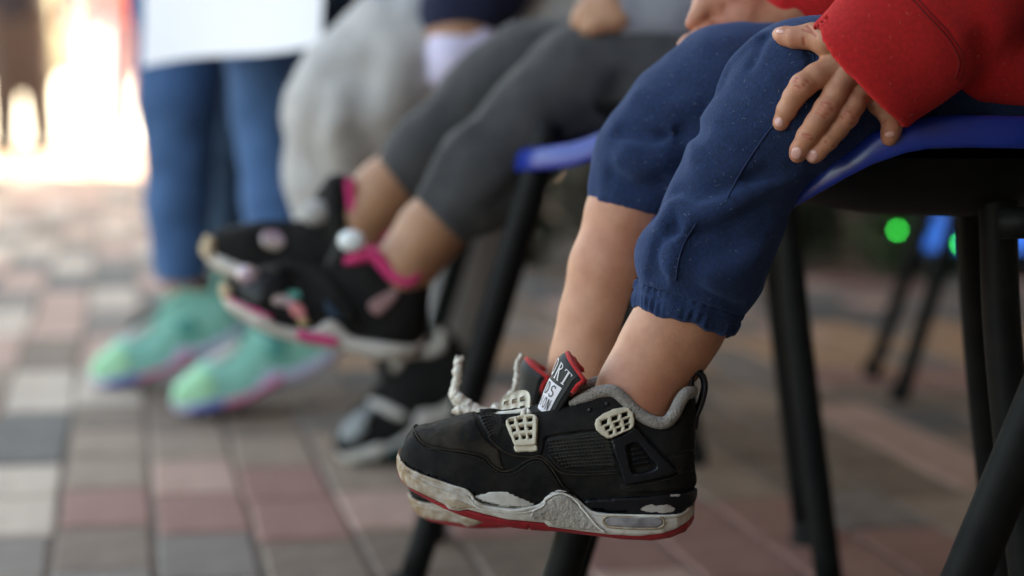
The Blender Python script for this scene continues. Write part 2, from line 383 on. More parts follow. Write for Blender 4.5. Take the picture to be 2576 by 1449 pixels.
def band_shell(top, bot, grow, x0, x1, bulge=.0012, inset_bot=.0, n=150, floor=True, lid=True):
    XS = [x0+(x1-x0)*(.5-.5*math.cos(math.pi*i/(n-1))) for i in range(n)] + [t[0] for t in top+bot if x0 < t[0] < x1]
    XS = sorted(set(XS)); rows = []; m = 7
    for x in XS:
        vt = interp(x, top)[0]; vb = max(interp(x, bot)[0], vt+1); wx = 150+(x-x0)/(x1-x0)*(2060-150); w = hw(wx)+grow
        if x-x0 < 3 or x1-x < 3: w = max(hw(wx)+grow*.6, .004)
        e = min(1, min(x-x0, x1-x)/25.0); 
        r = []
        for j in range(m):
            s = j/(m-1); yy = w+bulge*math.sin(math.pi*s)-inset_bot*s**2
            if j == 0: yy -= .0016
            r.append(L1((x, vt+(vb-vt)*s), -yy)*1.0)
            r[-1].y = -yy
        rows.append(r)
    v = []; f = []; N = len(rows)
    for r in rows: v += r
    for r in rows: v += [Vector((p.x, -p.y, p.z)) for p in r]
    for i in range(N-1):
        for j in range(m-1):
            a = i*m+j; b = N*m+a; f.append((a, a+1, a+m+1, a+m)); f.append((b, b+m, b+m+1, b+1))
        a = i*m+m-1; b = N*m+a
        if floor: f.append((a, b, b+m, a+m))
        a = i*m; b = N*m+a
        if lid: f.append((a, a+m, b+m, b))
    for j in range(m-1):
        a = j; b = N*m+j; f.append((a, b, b+1, a+1)); a = (N-1)*m+j; b = N*m+a; f.append((a, a+1, b+1, b))
    return v, f
ms_v, ms_f = band_shell(MS_TOP, MS_BOT, .0008, 138, 2058)
os_v, os_f = band_shell(MS_BOT, OUT_BOT, -.0002, 146, 2056, bulge=.0004, inset_bot=.004)
bv = BVHTree.FromPolygons([tuple(p) for p in up_v+ms_v+os_v], up_f+[tuple(i+len(up_v) for i in q) for q in ms_f]+[tuple(i+len(up_v)+len(ms_v) for i in q) for q in os_f])
eye = CAM-SO_
def hit(p, bvh=None):
    u, v = Z1(*p); d = ray(u, v).normalized(); r = (bvh or bv).ray_cast(eye, d, 5)
    if r[0] is None:
        q = L1(p, -.01); r = (bvh or bv).find_nearest(q)
    n = r[1]
    if n.dot(d) > 0: n = -n
    return r[0], n
def inside(p, poly):
    c = False; n = len(poly)
    for i in range(n):
        a, b = poly[i], poly[(i+1) % n]
        if (a[1] > p[1]) != (b[1] > p[1]) and p[0] < (b[0]-a[0])*(p[1]-a[1])/(b[1]-a[1])+a[0]: c = not c
    return c
def dens(poly, step, closed=True):
    out = []; n = len(poly)
    for i in range(n if closed else n-1):
        a, b = Vector(poly[i][:2]), Vector(poly[(i+1) % n][:2]); k = max(1, int((b-a).length/step))
        out += [tuple(a.lerp(b, t/k)) for t in range(k)]
    if not closed: out.append(tuple(poly[-1][:2]))
    return out
def smooth2(poly, closed=True):
    if closed:
        P = [Vector((*p, 0)) for p in poly]; n = len(P); out = []
        for i in range(n):
            a, b, c, d = P[i-1], P[i], P[(i+1) % n], P[(i+2) % n]
            for k in range(5):
                t = k/5; q = .5*((2*b)+(c-a)*t+(2*a-5*b+4*c-d)*t*t+(3*b-a-3*c+d)*t**3); out.append((q.x, q.y))
        return out
    return [(p.x, p.y) for p in spline([(x, y, 0) for x, y in poly], 6)]
def segd(P, poly):
    D = np.full(len(P), 1e9); n = len(poly)
    for i in range(n):
        a = np.array(poly[i]); b = np.array(poly[(i+1) % n]); ab = b-a; t = np.clip(((P-a)@ab)/max(ab@ab, 1e-9), 0, 1)
        D = np.minimum(D, np.sqrt(((P-a-t[:, None]*ab)**2).sum(1)))
    return D
def panel(poly, thick, edge=8, step=14, holes=(), round_=True, lift=0.0, hitf=hit, smooth=True):
    poly = smooth2(poly) if smooth else poly
    outer = dens(poly, step*.6); hs = [dens(h, step*.5) for h in holes]
    loops = [outer]+hs; pts = []; edges = []
    for lp in loops:
        n0 = len(pts); pts += lp; edges += [(n0+i, n0+(i+1) % len(lp)) for i in range(len(lp))]
    nb = len(pts); xs_ = [p[0] for p in outer]; ys_ = [p[1] for p in outer]
    for lp in loops:                                   # a ring just inside each edge keeps the rounding crisp
        n = len(lp)
        for i in range(n):
            a = Vector(lp[i-1]); b = Vector(lp[(i+1) % n]); t = (b-a); 
            if t.length < 1e-6: continue
            t.normalize(); nn = Vector((-t.y, t.x))
            for sg in (1, -1):
                q = Vector(lp[i])+nn*sg*edge
                if inside(q, outer) and not any(inside(q, h) for h in hs): pts.append(tuple(q))
    y = min(ys_)
    while y < max(ys_):
        x = min(xs_)
        while x < max(xs_):
            if inside((x, y), outer) and not any(inside((x, y), h) for h in hs): pts.append((x+random.uniform(-1, 1), y+random.uniform(-1, 1)))
            x += step
        y += step
    V2, E, Fc, ov, oe, of = geometry.delaunay_2d_cdt([Vector(p) for p in pts], edges, [], 0, 1e-4)
    A = np.array([tuple(p) for p in V2]); D = np.minimum.reduce([segd(A, lp) for lp in loops])
    keep = []
    for q in Fc:
        c = sum((V2[i] for i in q), Vector((0, 0)))/len(q)
        if inside(c, outer) and not any(inside(c, h) for h in hs): keep.append(tuple(q))
    v = []; 
    for p, d in zip(A, D):
        h, n = hitf(tuple(p)); t = min(1, d/edge); t = math.sqrt(max(0, 1-(1-t)**2)) if round_ else (1 if d > .5 else 0)
        v.append(h+n*(lift+thick*t+(-.0006 if d < .5 else 0)))
    return v, keep
def line_on(pts, rad, lift=.0003, n=6, closed=False, flat=1):
    q = smooth2(pts, closed) if len(pts) > 2 else list(pts); q = dens(q, 12, closed)
    P = []
    for p in q: h, nn = hit(p); P.append(h+nn*lift)
    if closed: P.append(P[0].copy())
    b = MB().tube(P, rad, n); return b.v, b.f
def mirror(vf): v, f = vf; return [Vector((p.x, -p.y, p.z)) for p in v], [tuple(q[::-1]) for q in f]
def join(*a):
    b = MB()
    for v, f in a: b.add(v, f)
    return b.v, b.f
def both(vf): return ('pair', vf, mirror(vf))
P1 = []                                                # (name, verts, faces, material)
def add1(name, vf, m, fm=None):
    if vf[0] == 'pair': P1.append((name, vf[1][0], vf[1][1], m, fm)); P1.append((name, vf[2][0], vf[2][1], m, fm))
    else: P1.append((name, vf[0], vf[1], m, fm))

# upper body: toe box worn brown on top
def wornmix():
    m = M['suede'].copy(); m.name = 'toe_nubuck'; return m
add1('upper', (up_v, up_f), M['suede'])
MUD = [(166, 790), (172, 740), (190, 690), (225, 640), (252, 604), (272, 640), (292, 672), (340, 702), (400, 720), (480, 732), (600, 748), (700, 778), (750, 828), (790, 856), (835, 868), (900, 853), (960, 812), (1020, 786), (1075, 790), (1120, 830), (1160, 885), (1200, 950), (1260, 1000), (1330, 1040),
       (1340, 1075), (1290, 1050), (1180, 1010), (1110, 1040), (1030, 1085), (900, 1030), (800, 1010), (650, 1015), (560, 985), (400, 925), (300, 890), (215, 845)]
toe = panel([(258, 600), (300, 572), (350, 566), (450, 536), (560, 506), (634, 490), (662, 560), (700, 640), (760, 700), (800, 730), (812, 790), (835, 850), (790, 845), (750, 815), (700, 765), (600, 738), (480, 722), (340, 694), (296, 668), (275, 635)], .0009, 10, 18)
add1('toe_box', both(toe), M['suede_worn'])
mud = panel(MUD, .0016, 10, 18)
add1('mudguard', both(mud), M['suede'])
eye_p = panel([(838, 520), (950, 490), (1040, 474), (1130, 462), (1250, 428), (1350, 392), (1450, 362), (1530, 366), (1610, 440), (1640, 500), (1560, 575), (1440, 596), (1300, 612), (1110, 645), (1090, 700), (1070, 760), (1000, 770), (900, 762), (830, 735), (770, 690), (720, 640), (760, 600), (838, 570)], .0014, 10, 16)
add1('eyestay', both(eye_p), M['suede'])
SIDE = [(1110, 650), (1300, 618), (1440, 602), (1500, 640), (1560, 800), (1565, 828), (1400, 846), (1290, 836), (1220, 800), (1150, 730)]
add1('side_mesh', both(panel(SIDE, .0005, 8, 16)), M['mesh_black'])
ribs = []
for k in range(9):
    y0 = 655+k*21; x0 = 1118+max(0, (y0-720))*.95; pts = [(x0, y0+14), (1300, y0-8+k*1.5), (1545, y0-34+k*3)]
    pts = [p for p in pts]
    if x0 < 1500: ribs.append(line_on(pts, .00042, .0009, 5))
for k in range(20):
    xx = 1140+k*21; pts = [(xx, 655+max(0, 0)), (xx+22, 740), (xx+48, 835)]
    ribs.append(line_on([(p[0], max(648-((p[0]-1110)*.12), p[1])) for p in pts if p[0] < 1556], .00028, .0006, 4) if xx+48 < 1556 else line_on([(xx, 640), (min(1552, xx+22), 740)], .00028, .0006, 4))
o_ = join(*ribs); add1('mesh_ribs', both(o_), M['rib'])
FM = [(668, 502), (740, 498), (800, 512), (836, 545), (835, 590), (800, 640), (762, 660), (715, 610), (685, 560)]
add1('vamp_mesh', both(panel(FM, .0012, 8, 14)), M['mesh_black'])
fr = []
for k in range(8): fr.append(line_on([(672+k*8, 512+k*19), (745+k*3, 500+k*17), (830-k*4, 525+k*14)], .00045, .0016, 5))
for k in range(5): fr.append(line_on([(690+k*28, 503+k*3), (720+k*22, 560), (765+k*8, 640)], .0003, .0015, 5))
add1('vamp_mesh_ribs', both(join(*fr)), M['rib'])
# heel part, counter, wing
heel = panel([(1640, 500), (1700, 545), (1790, 580), (1880, 588), (1945, 540), (1995, 450), (2028, 395), (2048, 430), (2052, 600), (2052, 740), (2000, 735), (1880, 775), (1800, 700), (1680, 575)], .0008, 8, 18)
add1('ankle_panel', both(heel), M['suede'])
hp = panel([(1880, 778), (1960, 748), (2010, 742), (2040, 790), (2054, 840), (2050, 960), (1900, 985), (1700, 1000), (1600, 985), (1590, 940), (1750, 925), (1900, 885), (1935, 862)], .0018, 9, 18)
add1('heel_panel', both(hp), M['suede'])
wing = panel([(1520, 655), (1600, 622), (1668, 575), (1730, 640), (1830, 750), (1925, 852), (1912, 878), (1760, 918), (1606, 945), (1588, 880), (1560, 800), (1530, 715)], .0032, 7, 13, holes=[smooth2([(1618, 705), (1640, 690), (1690, 684), (1745, 750), (1802, 818), (1790, 845), (1740, 862), (1670, 868), (1648, 845), (1632, 780)])], lift=.0006, smooth=False)
add1('support_wing', both(wing), M['plastic_black'])
add1('wing_ribs', both(join(*[line_on([(1650+k*4, 720+k*32), (1720+k*16, 712+k*30)], .0007, .0014, 5) for k in range(4)])), M['plastic_black'])
counter = panel([(1345, 1046), (1500, 1030), (1700, 1020), (1850, 1005), (2000, 985), (2046, 960), (2054, 1010), (2030, 1080), (1985, 1128), (1850, 1142), (1650, 1140), (1450, 1130), (1400, 1112)], .0030, 9, 16)
def scuffmat():
    m = M['plastic_black'].copy(); m.name = 'scuffed_plastic'; nt = m.node_tree; N = nt.nodes; L = nt.links; b = N['Principled BSDF']; src = b.inputs['Base Color'].links[0].from_socket; tc = N['Texture Coordinate']
    at = N.new('ShaderNodeAttribute'); at.attribute_name = 'wear'; mp = N.new('ShaderNodeMapping'); mp.inputs['Scale'].default_value = (1, 1, 2.2); L.new(tc.outputs['Object'], mp.inputs[0])
    ns = N.new('ShaderNodeTexNoise'); ns.inputs['Scale'].default_value = 230; ns.inputs['Detail'].default_value = 7; ns.inputs['Roughness'].default_value = .7; L.new(mp.outputs[0], ns.inputs['Vector'])
    a = N.new('ShaderNodeMath'); a.operation = 'MULTIPLY_ADD'; L.new(ns.outputs['Fac'], a.inputs[0]); a.inputs[1].default_value = .9; L.new(at.outputs['Fac'], a.inputs[2])
    r = N.new('ShaderNodeMapRange'); r.inputs['From Min'].default_value = .86; r.inputs['From Max'].default_value = .98; L.new(a.outputs[0], r.inputs['Value'])
    mx = N.new('ShaderNodeMixRGB'); L.new(r.outputs[0], mx.inputs[0]); L.new(src, mx.inputs[1]); mx.inputs[2].default_value = (.48, .45, .43, 1); L.new(mx.outputs[0], b.inputs['Base Color'])
    return m
M['scuffed'] = scuffmat()
add1('heel_counter', both(counter), M['scuffed'])
if 0: worn = panel([(1712, 1082), (1760, 1068), (1800, 1062), (1850, 1074), (1900, 1068), (1932, 1090), (1905, 1108), (1918, 1130), (1860, 1138), (1790, 1134), (1755, 1112), (1722, 1104)], .0001, 6, 12, lift=.00315, round_=False)
if 0: add1('scuff', worn, M['label_white']); add1('scuff', panel([(1885, 1020), (1930, 1013), (1972, 1024), (1968, 1034), (1920, 1032)], .0001, 4, 8, lift=.0029, round_=False), M['pebble'])
# midsole and its relief
def midmat():
    m = mat('midsole_rubber', (.60, .57, .53), .6, (.76, .74, .71), 110, .35, 700, .0008); nt = m.node_tree; N = nt.nodes; L = nt.links; b = N['Principled BSDF']
    src = b.inputs['Base Color'].links[0].from_socket; tc = N['Texture Coordinate']; at = N.new('ShaderNodeAttribute'); at.attribute_name = 'stain'
    ns = N.new('ShaderNodeTexNoise'); ns.inputs['Scale'].default_value = 170; ns.inputs['Detail'].default_value = 6; L.new(tc.outputs['Object'], ns.inputs['Vector'])
    mu = N.new('ShaderNodeMath'); mu.operation = 'ADD'; L.new(at.outputs['Fac'], mu.inputs[0]); L.new(ns.outputs['Fac'], mu.inputs[1])
    mr = N.new('ShaderNodeMapRange'); mr.inputs['From Min'].default_value = .62; mr.inputs['From Max'].default_value = 1.25; L.new(mu.outputs[0], mr.inputs['Value'])
    mx = N.new('ShaderNodeMixRGB'); L.new(mr.outputs[0], mx.inputs[0]); L.new(src, mx.inputs[1]); mx.inputs[2].default_value = (.27, .175, .095, 1)
    L.new(mx.outputs[0], b.inputs['Base Color']); return m
M['mid'] = midmat()
add1('midsole', (ms_v, ms_f), M['mid'])
add1('outsole', (os_v, os_f), M['red_sole'])
rim = [(x, v+13) for x, v in MS_TOP if 165 < x < 2040]
add1('rim_bead', both(line_on(rim, .0011, .0004, 7)), M['mid'])
low = [(x, v-9) for x, v in MS_BOT if 430 < x < 1120]
add1('lower_bead', both(line_on([(175, 850), (300, 925), (420, 970), (520, 1000), (600, 1030), (650, 1085), (720, 1110), (900, 1130), (1010, 1120), (1070, 1095)], .0007, .0003, 6)), M['mid'])
add1('foam_window', both(panel([(640, 1022), (690, 1000), (740, 986), (800, 980), (860, 990), (930, 1020), (1000, 1048), (1032, 1068), (985, 1090), (900, 1096), (800, 1086), (720, 1070), (660, 1048)], .0022, 16, 14)), M['white_mid'])
add1('pebbled_insert', both(panel([(1010, 1120), (1080, 1085), (1120, 1040), (1180, 1012), (1240, 1024), (1290, 1062), (1350, 1125), (1430, 1215), (1440, 1245), (1300, 1235), (1150, 1215), (1110, 1180), (1010, 1168)], .0012, 9, 14)), M['pebble'])
add1('toe_insert', both(panel([(450, 1035), (540, 1045), (600, 1070), (660, 1100), (610, 1098), (540, 1106), (490, 1095), (455, 1062)], .0008, 7, 12)), M['tan_mid'])
RIB2 = [(1010, 1120), (1080, 1085), (1120, 1038), (1180, 1010), (1240, 1022), (1290, 1060), (1350, 1122), (1430, 1212), (1480, 1250)]
add1('insert_bead', both(line_on(RIB2, .0008, .0012, 6)), M['mid'])
BUB = [(1470, 1180), (1480, 1162), (1510, 1154), (1660, 1156), (1810, 1152), (1850, 1168), (1858, 1190), (1846, 1215), (1800, 1228), (1660, 1228), (1530, 1220), (1484, 1205)]
add1('air_window', both(panel(BUB, .0010, 18, 14)), M['bubble'])
add1('window_frame', both(line_on(BUB, .00075, .0006, 6, True)), M['plastic_black'] if False else M['tan_mid'])
# seams
st = [line_on([(258, 602), (275, 638), (296, 670), (340, 699), (400, 717), (480, 728), (600, 744), (700, 773), (750, 824), (790, 852), (835, 865), (900, 850), (960, 809), (1020, 783), (1078, 787), (1124, 828), (1164, 882), (1204, 948), (1260, 998)], .0006, .0015, 6),
      line_on([(838, 568), (780, 590), (735, 640), (775, 695), (832, 738), (900, 764), (1000, 772), (1070, 765), (1120, 800), (1180, 860), (1250, 880), (1400, 880), (1570, 870)], .0005, .0012, 6)]
add1('seam', both(join(*st)), M['suede_worn'])
def stitches(pts, off=0, lift=.0016, gap=13, ln=8, rad=.00026):
    q = dens(smooth2(pts, False), 2, False); out = MB(); k = 0
    while k+ln//2 < len(q):
        a, b = q[k], q[min(len(q)-1, k+ln//2)]; P = [hit(p) for p in (a, b)]
        out.tube([p[0]+p[1]*(lift) for p in P], rad, 4); k += gap//2
    return out.v, out.f
stt = [stitches([(345, 715), (480, 745), (600, 762), (690, 792), (745, 845), (835, 885), (910, 870), (970, 830), (1025, 803), (1070, 808), (1110, 845), (1150, 900), (1188, 960)], lift=.0021),
       stitches([(1120, 760), (1180, 830), (1260, 858), (1400, 862), (1560, 850)]), stitches([(1100, 700), (1130, 668), (1300, 633), (1430, 615)]),
       stitches([(1610, 960), (1760, 938), (1900, 900), (1950, 870), (2040, 850)], lift=.0024), stitches([(1890, 765), (2000, 728), (2045, 735)])]
add1('stitching', both(join(*stt)), M['thread_dark'])
# lace locks
def quadlerp(c, s, t): a = Vector(c[0]).lerp(Vector(c[1]), s); b = Vector(c[3]).lerp(Vector(c[2]), s); return tuple(a.lerp(b, t))
def holes3(cor, nx, ny, fx, fy):
    H = []
    for i in range(nx):
        for j in range(ny):
            s0 = (i+.5-fx/2)/nx; s1 = (i+.5+fx/2)/nx; t0 = (j+.5-fy/2)/ny; t1 = (j+.5+fy/2)/ny
            H.append([quadlerp(cor, s0, t0), quadlerp(cor, s1, t0), quadlerp(cor, s1, t1), quadlerp(cor, s0, t1)])
    return H
LK = [(842, 575), (842, 553), (862, 535), (930, 513), (1010, 497), (1040, 503), (1056, 528), (1052, 600), (1044, 690), (1030, 702), (960, 712), (905, 712), (892, 690), (865, 630)]
hc = [(856, 540), (1030, 512), (1030, 672), (892, 690)]
hol = []
for cx, cy, w_, h_ in [(880, 562, 36, 27), (941, 547, 36, 27), (1005, 540, 36, 27), (896, 608, 31, 25), (951, 597, 31, 26), (1006, 592, 31, 26), (914, 660, 26, 23), (961, 652, 26, 25), (1005, 647, 26, 26)]:
    sk = -.18; hol.append([(cx-w_/2, cy-h_/2+w_*.10), (cx+w_/2, cy-h_/2-w_*.08), (cx+w_/2-3, cy+h_/2-w_*.08), (cx-w_/2+5, cy+h_/2+w_*.08)])
add1('lace_lock', both(panel(LK, .0022, 6, 9, holes=hol, lift=.0022, smooth=False)), M['tab'])
add1('lock_clip', both(panel([(895, 700), (960, 700), (1040, 694), (1044, 736), (970, 742), (905, 742)], .0022, 6, 12, lift=.0006)), M['tab'])
WG = [(1416, 560), (1424, 528), (1470, 490), (1520, 470), (1528, 462), (1600, 447), (1640, 447), (1660, 465), (1667, 540), (1660, 580), (1640, 596), (1580, 622), (1520, 650), (1492, 648), (1455, 625), (1425, 595)]
hol = []
for cx, cy, w_, h_ in [(1477, 546, 36, 24), (1541, 520, 34, 25), (1603, 498, 36, 26), (1496, 582, 28, 20), (1556, 558, 28, 22), (1615, 540, 30, 22), (1518, 612, 24, 18), (1567, 595, 26, 20), (1618, 575, 26, 20)]:
    hol.append([(cx-w_/2, cy-h_/2+w_*.18), (cx+w_/2, cy-h_/2-w_*.18), (cx+w_/2-1, cy+h_/2-w_*.15), (cx-w_/2+3, cy+h_/2+w_*.18)])
add1('wing_grid', both(panel(WG, .0026, 7, 9, holes=hol, lift=.0020, smooth=False)), M['tab'])
# collar lining: padded roll plus inner wall
COLL = [(1255, 428), (1350, 388), (1450, 350), (1535, 348), (1608, 405), (1690, 485), (1780, 538), (1868, 548), (1925, 490), (1968, 405), (2006, 360), (2040, 352)]
cl = []
for x, v in [(p[0], p[1]) for p in dens(smooth2(COLL, False), 16, False)]:
    wt = upst(x)[2]; cl.append(L1((x, v), -(wt-.0008)))
cl_all = cl+[Vector((p.x, -p.y, p.z)) for p in cl[::-1]]
rad = [.0022+.0018*min(1, i/8) for i in range(len(cl))]
rad = rad+rad[::-1]; cb = MB().tube(cl_all, rad, 12)
inn = []; 
for i, p in enumerate(cl_all):
    sgn = 1 if p.y > 0 else -1; back = max(0, (p.x-(L1((1900, 500), 0)).x))
    inn.append((p+Vector((0, -sgn*.0015, .0005)), p+Vector((-back*.25, -sgn*.004, -.009)), p+Vector((-back*.35, -sgn*.0035, -.022)), p+Vector((0, 0, -.04))))
b_ = MB(); b_.add([q for r in inn for q in r], [(i*4+j, i*4+j+1, i*4+j+5, i*4+j+4) for i in range(len(inn)-1) for j in range(3)])
add1('collar_lining', join((cb.v, cb.f), (b_.v, b_.f)), M['lining'])
# insole floor hides the hollow
fl = MB(); xsf = [300+i*34 for i in range(51)]; r = []
for x in xsf: q = L1((x, 960+ (x-300)*.03), 0); w = max(.002, hw(x)-.006); r += [q+Vector((0, -w, 0)), q+Vector((0, w, 0))]
fl.add(r, [(2*i, 2*i+1, 2*i+3, 2*i+2) for i in range(50)]); add1('insole', (fl.v, fl.f), M['mesh_black'])
# heel pull loop
lp = [L1(p, 0) for p in [(2052, 560), (2046, 450), (2036, 330), (2036, 250), (2062, 218), (2096, 230), (2117, 270), (2122, 320), (2108, 390), (2088, 450), (2068, 500), (2058, 580)]]
add1('heel_loop', (lambda b: (b.v, b.f))(MB().tube(spline(lp, 5), .0055, 12, True, .42, up=(0, 1, 0))), M['plastic_black'])
add1('heel_strip', (lambda b: (b.v, b.f))(MB().tube(spline([L1(p, 0)+Vector((-.0015, 0, 0)) for p in [(2046, 440), (2058, 600), (2052, 740)]], 6), .0075, 10, True, .3, up=(0, 1, 0))), M['plastic_black'])
# far lace lock seen edge on, tongue, label, laces
def zz(x, y): return ((1700+x/2.899)/1.5901, (1350+y/2.899)/1.5901)      # zoom 2 pixels
def L2(p, yl): u, v = zz(*p); return onY(u, v, SO_.y+yl)-SO_
TC = [L2(p, 0) for p in [(1290, 900), (1345, 760), (1400, 610), (1470, 450), (1530, 300), (1575, 215), (1640, 175)]]
TC = spline(TC, 6)
def tongue_pt(t, phi, off=0.0, Rr=.0265):
    k = t*(len(TC)-1); i = min(int(k), len(TC)-2); c = TC[i].lerp(TC[i+1], k-i); tg = Vector((.43, 0, .90))
    out = Vector((-tg.z, 0, tg.x)); out = out if out.x < 0 else -out
    Rr = Rr*(.58+.42*min(1, t*1.3)); s, co = math.sin(phi), math.cos(phi)
    drop = max(0, t-.45)/.55*(abs(phi)/1.25)**1.4*.0095
    return c-out*(Rr*(1-co))+Vector((0, -s*Rr, 0))+(out*co+Vector((0, -s, 0)))*off-tg*drop
def tongue():
    nt_, nph = 30, 34; v = []; f = []; fm_ = []
    def gi(s, i, j): return s*(nt_+1)*(nph+1)+i*(nph+1)+j
    for s, off in ((0, 0.0), (1, -.0055)):
        for i in range(nt_+1):
            for j in range(nph+1):
                t = i/nt_; phi = (-1.16+2.32*j/nph)
                o = off
                if s == 0 and t > .93: o = -.0016*((t-.93)/.07)**2
                if s == 1 and t > .6: o = off+(-.0042*math.sin((t-.6)/.4*math.pi*.5)+(.0040*((t-.9)/.1)**2 if t > .9 else 0))*(1-(abs(phi)/1.16)**3)
                v.append(tongue_pt(t, phi, o))
    for s in (0, 1):
        for i in range(nt_):
            for j in range(nph):
                q = (gi(s, i, j), gi(s, i, j+1), gi(s, i+1, j+1), gi(s, i+1, j)); f.append(q if s else q[::-1]); fm_.append(s)
    for j in range(nph): f.append((gi(0, nt_, j), gi(0, nt_, j+1), gi(1, nt_, j+1), gi(1, nt_, j))); fm_.append(1)
    for i in range(nt_):
        for j in (0, nph): f.append((gi(0, i, j), gi(0, i+1, j), gi(1, i+1, j), gi(1, i, j))); fm_.append(1 if i > 12 else 0)
    return v, f, fm_
tv, tf, tfm = tongue(); add1('tongue', (tv, tf), (M['suede'], M['red_knit']), tfm)
edge = [tongue_pt(1.0, -1.14+2.28*i/30, -.0010) for i in range(31)]
nearside = [tongue_pt(1-.5*i/14, 1.15, -.0015) for i in range(1, 15)]
b_ = MB().tube(edge+nearside, .0017, 8); add1('tongue_piping', (b_.v, b_.f), M['red_knit'])
def tpatch(t0, t1, p0, p1, off, n=14):
    v = []; f = []
    for i in range(n+1):
        for j in range(n+1): v.append(tongue_pt(t0+(t1-t0)*i/n, p0+(p1-p0)*j/n, off))
    for i in range(n):
        for j in range(n): a = i*(n+1)+j; f.append((a, a+n+1, a+n+2, a+1))
    return v, f
add1('tongue_label', tpatch(.09, .985, -.80, 1.0, .0005), M['label_black'])
add1('label_patch', tpatch(.10, .475, -.66, .86, .0009), M['label_white'])
# woven letters, drawn stroke by stroke: (x, y) in a unit box, y up
def arc(cx, cy, rx, ry, a0, a1, n=10): return [(cx+rx*math.cos(R(a0+(a1-a0)*i/n)), cy+ry*math.sin(R(a0+(a1-a0)*i/n))) for i in range(n+1)]
GL = {'S': [(arc(.5, .74, .3, .24, 20, 270), .13), (arc(.5, .26, .32, .26, 90, -160), .13)],
      'P': [([(.25, 0), (.25, 1)], .2), ([(.1, 0), (.42, 0)], .07), ([(.1, 1), (.5, 1)], .07), (arc(.45, .76, .32, .24, 90, -90), .13), ([(.25, .52), (.45, .52)], .07)],
      'O': [(arc(.5, .5, .36, .46, 0, 360, 18), .15)],
      'R': [([(.25, 0), (.25, 1)], .2), ([(.08, 0), (.42, 0)], .07), ([(.1, 1), (.5, 1)], .07), (arc(.45, .76, .3, .24, 90, -90), .13), ([(.25, .52), (.45, .52)], .07), ([(.45, .52), (.82, 0)], .17), ([(.75, 0), (1, 0)], .07)],
      'T': [([(.5, 0), (.5, 1)], .2), ([(.3, 0), (.7, 0)], .07), ([(.08, .97), (.92, .97)], .1), ([(.1, .98), (.08, .75)], .09), ([(.9, .98), (.92, .75)], .09)],
      'K': [([(.2, 0), (.2, 1)], .16), ([(.8, 1), (.25, .45)], .14), ([(.4, .6), (.85, 0)], .16)], 'I': [([(.5, 0), (.5, 1)], .18)],
      'D': [([(.2, 0), (.2, 1)], .16), ([(.2, 1), (.45, 1)], .12), ([(.2, 0), (.45, 0)], .12), (arc(.45, .5, .38, .5, 90, -90), .16)],
      'F': [([(.2, 0), (.2, 1)], .16), ([(.2, .95), (.85, .95)], .13), ([(.2, .5), (.7, .5)], .13)], 'A': [([(.08, 0), (.5, 1)], .14), ([(.5, 1), (.92, 0)], .16), ([(.25, .35), (.75, .35)], .12)],
      'H': [([(.2, 0), (.2, 1)], .16), ([(.8, 0), (.8, 1)], .16), ([(.2, .5), (.8, .5)], .13)], 'N': [([(.18, 0), (.18, 1)], .15), ([(.82, 0), (.82, 1)], .15), ([(.18, 1), (.82, 0)], .17)]}
def letters(word, t0, t1, p0, p1, off):
    V = []; Fq = []; n = len(word)
    for k, ch in enumerate(word):
        for pts, wd_ in GL[ch]:
            base = len(V); m = len(pts)
            for i, (x, y) in enumerate(pts):
                a = Vector(pts[max(i-1, 0)]); b = Vector(pts[min(i+1, m-1)]); t = (b-a).normalized(); nn = Vector((-t.y, t.x))*wd_/2
                for sg in (-1, 1):
                    X = (k+.07+.86*(x+nn.x*sg))/n; Y = y+nn.y*sg*.8
                    V.append(tongue_pt(t0+(t1-t0)*Y, p0+(p1-p0)*X, off))
            for i in range(m-1): q = base+2*i; Fq.append((q, q+1, q+3, q+2))
    return V, Fq
add1('label_lettering', letters('SPORT', .53, .80, -.60, .96, .0012), M['thread'])
add1('patch_lettering', join(letters('KIDS', .32, .45, -.46, .76, .0013), letters('FASHION', .15, .29, -.60, .80, .0013)), M['label_black'])
# lace between the locks and the far lock tilted up
def L2n(p, y): return L2(p, y)
la = MB().tube(spline([L2((1130, 905), -.012), L2((1150, 850), -.008), L2((1170, 840), -.003), L2((1150, 860), .004)], 5), .0016, 8)
la.tube(spline([L2((1205, 890), -.012), L2((1200, 855), -.009), L2((1170, 835), -.004)], 5), .0013, 8)
la.tube(spline([L2((1150, 850), .0), L2((950, 880), .004), L2((800, 880), .010)], 5), .0016, 8)
add1('lace', (la.v, la.f), M['lace'])
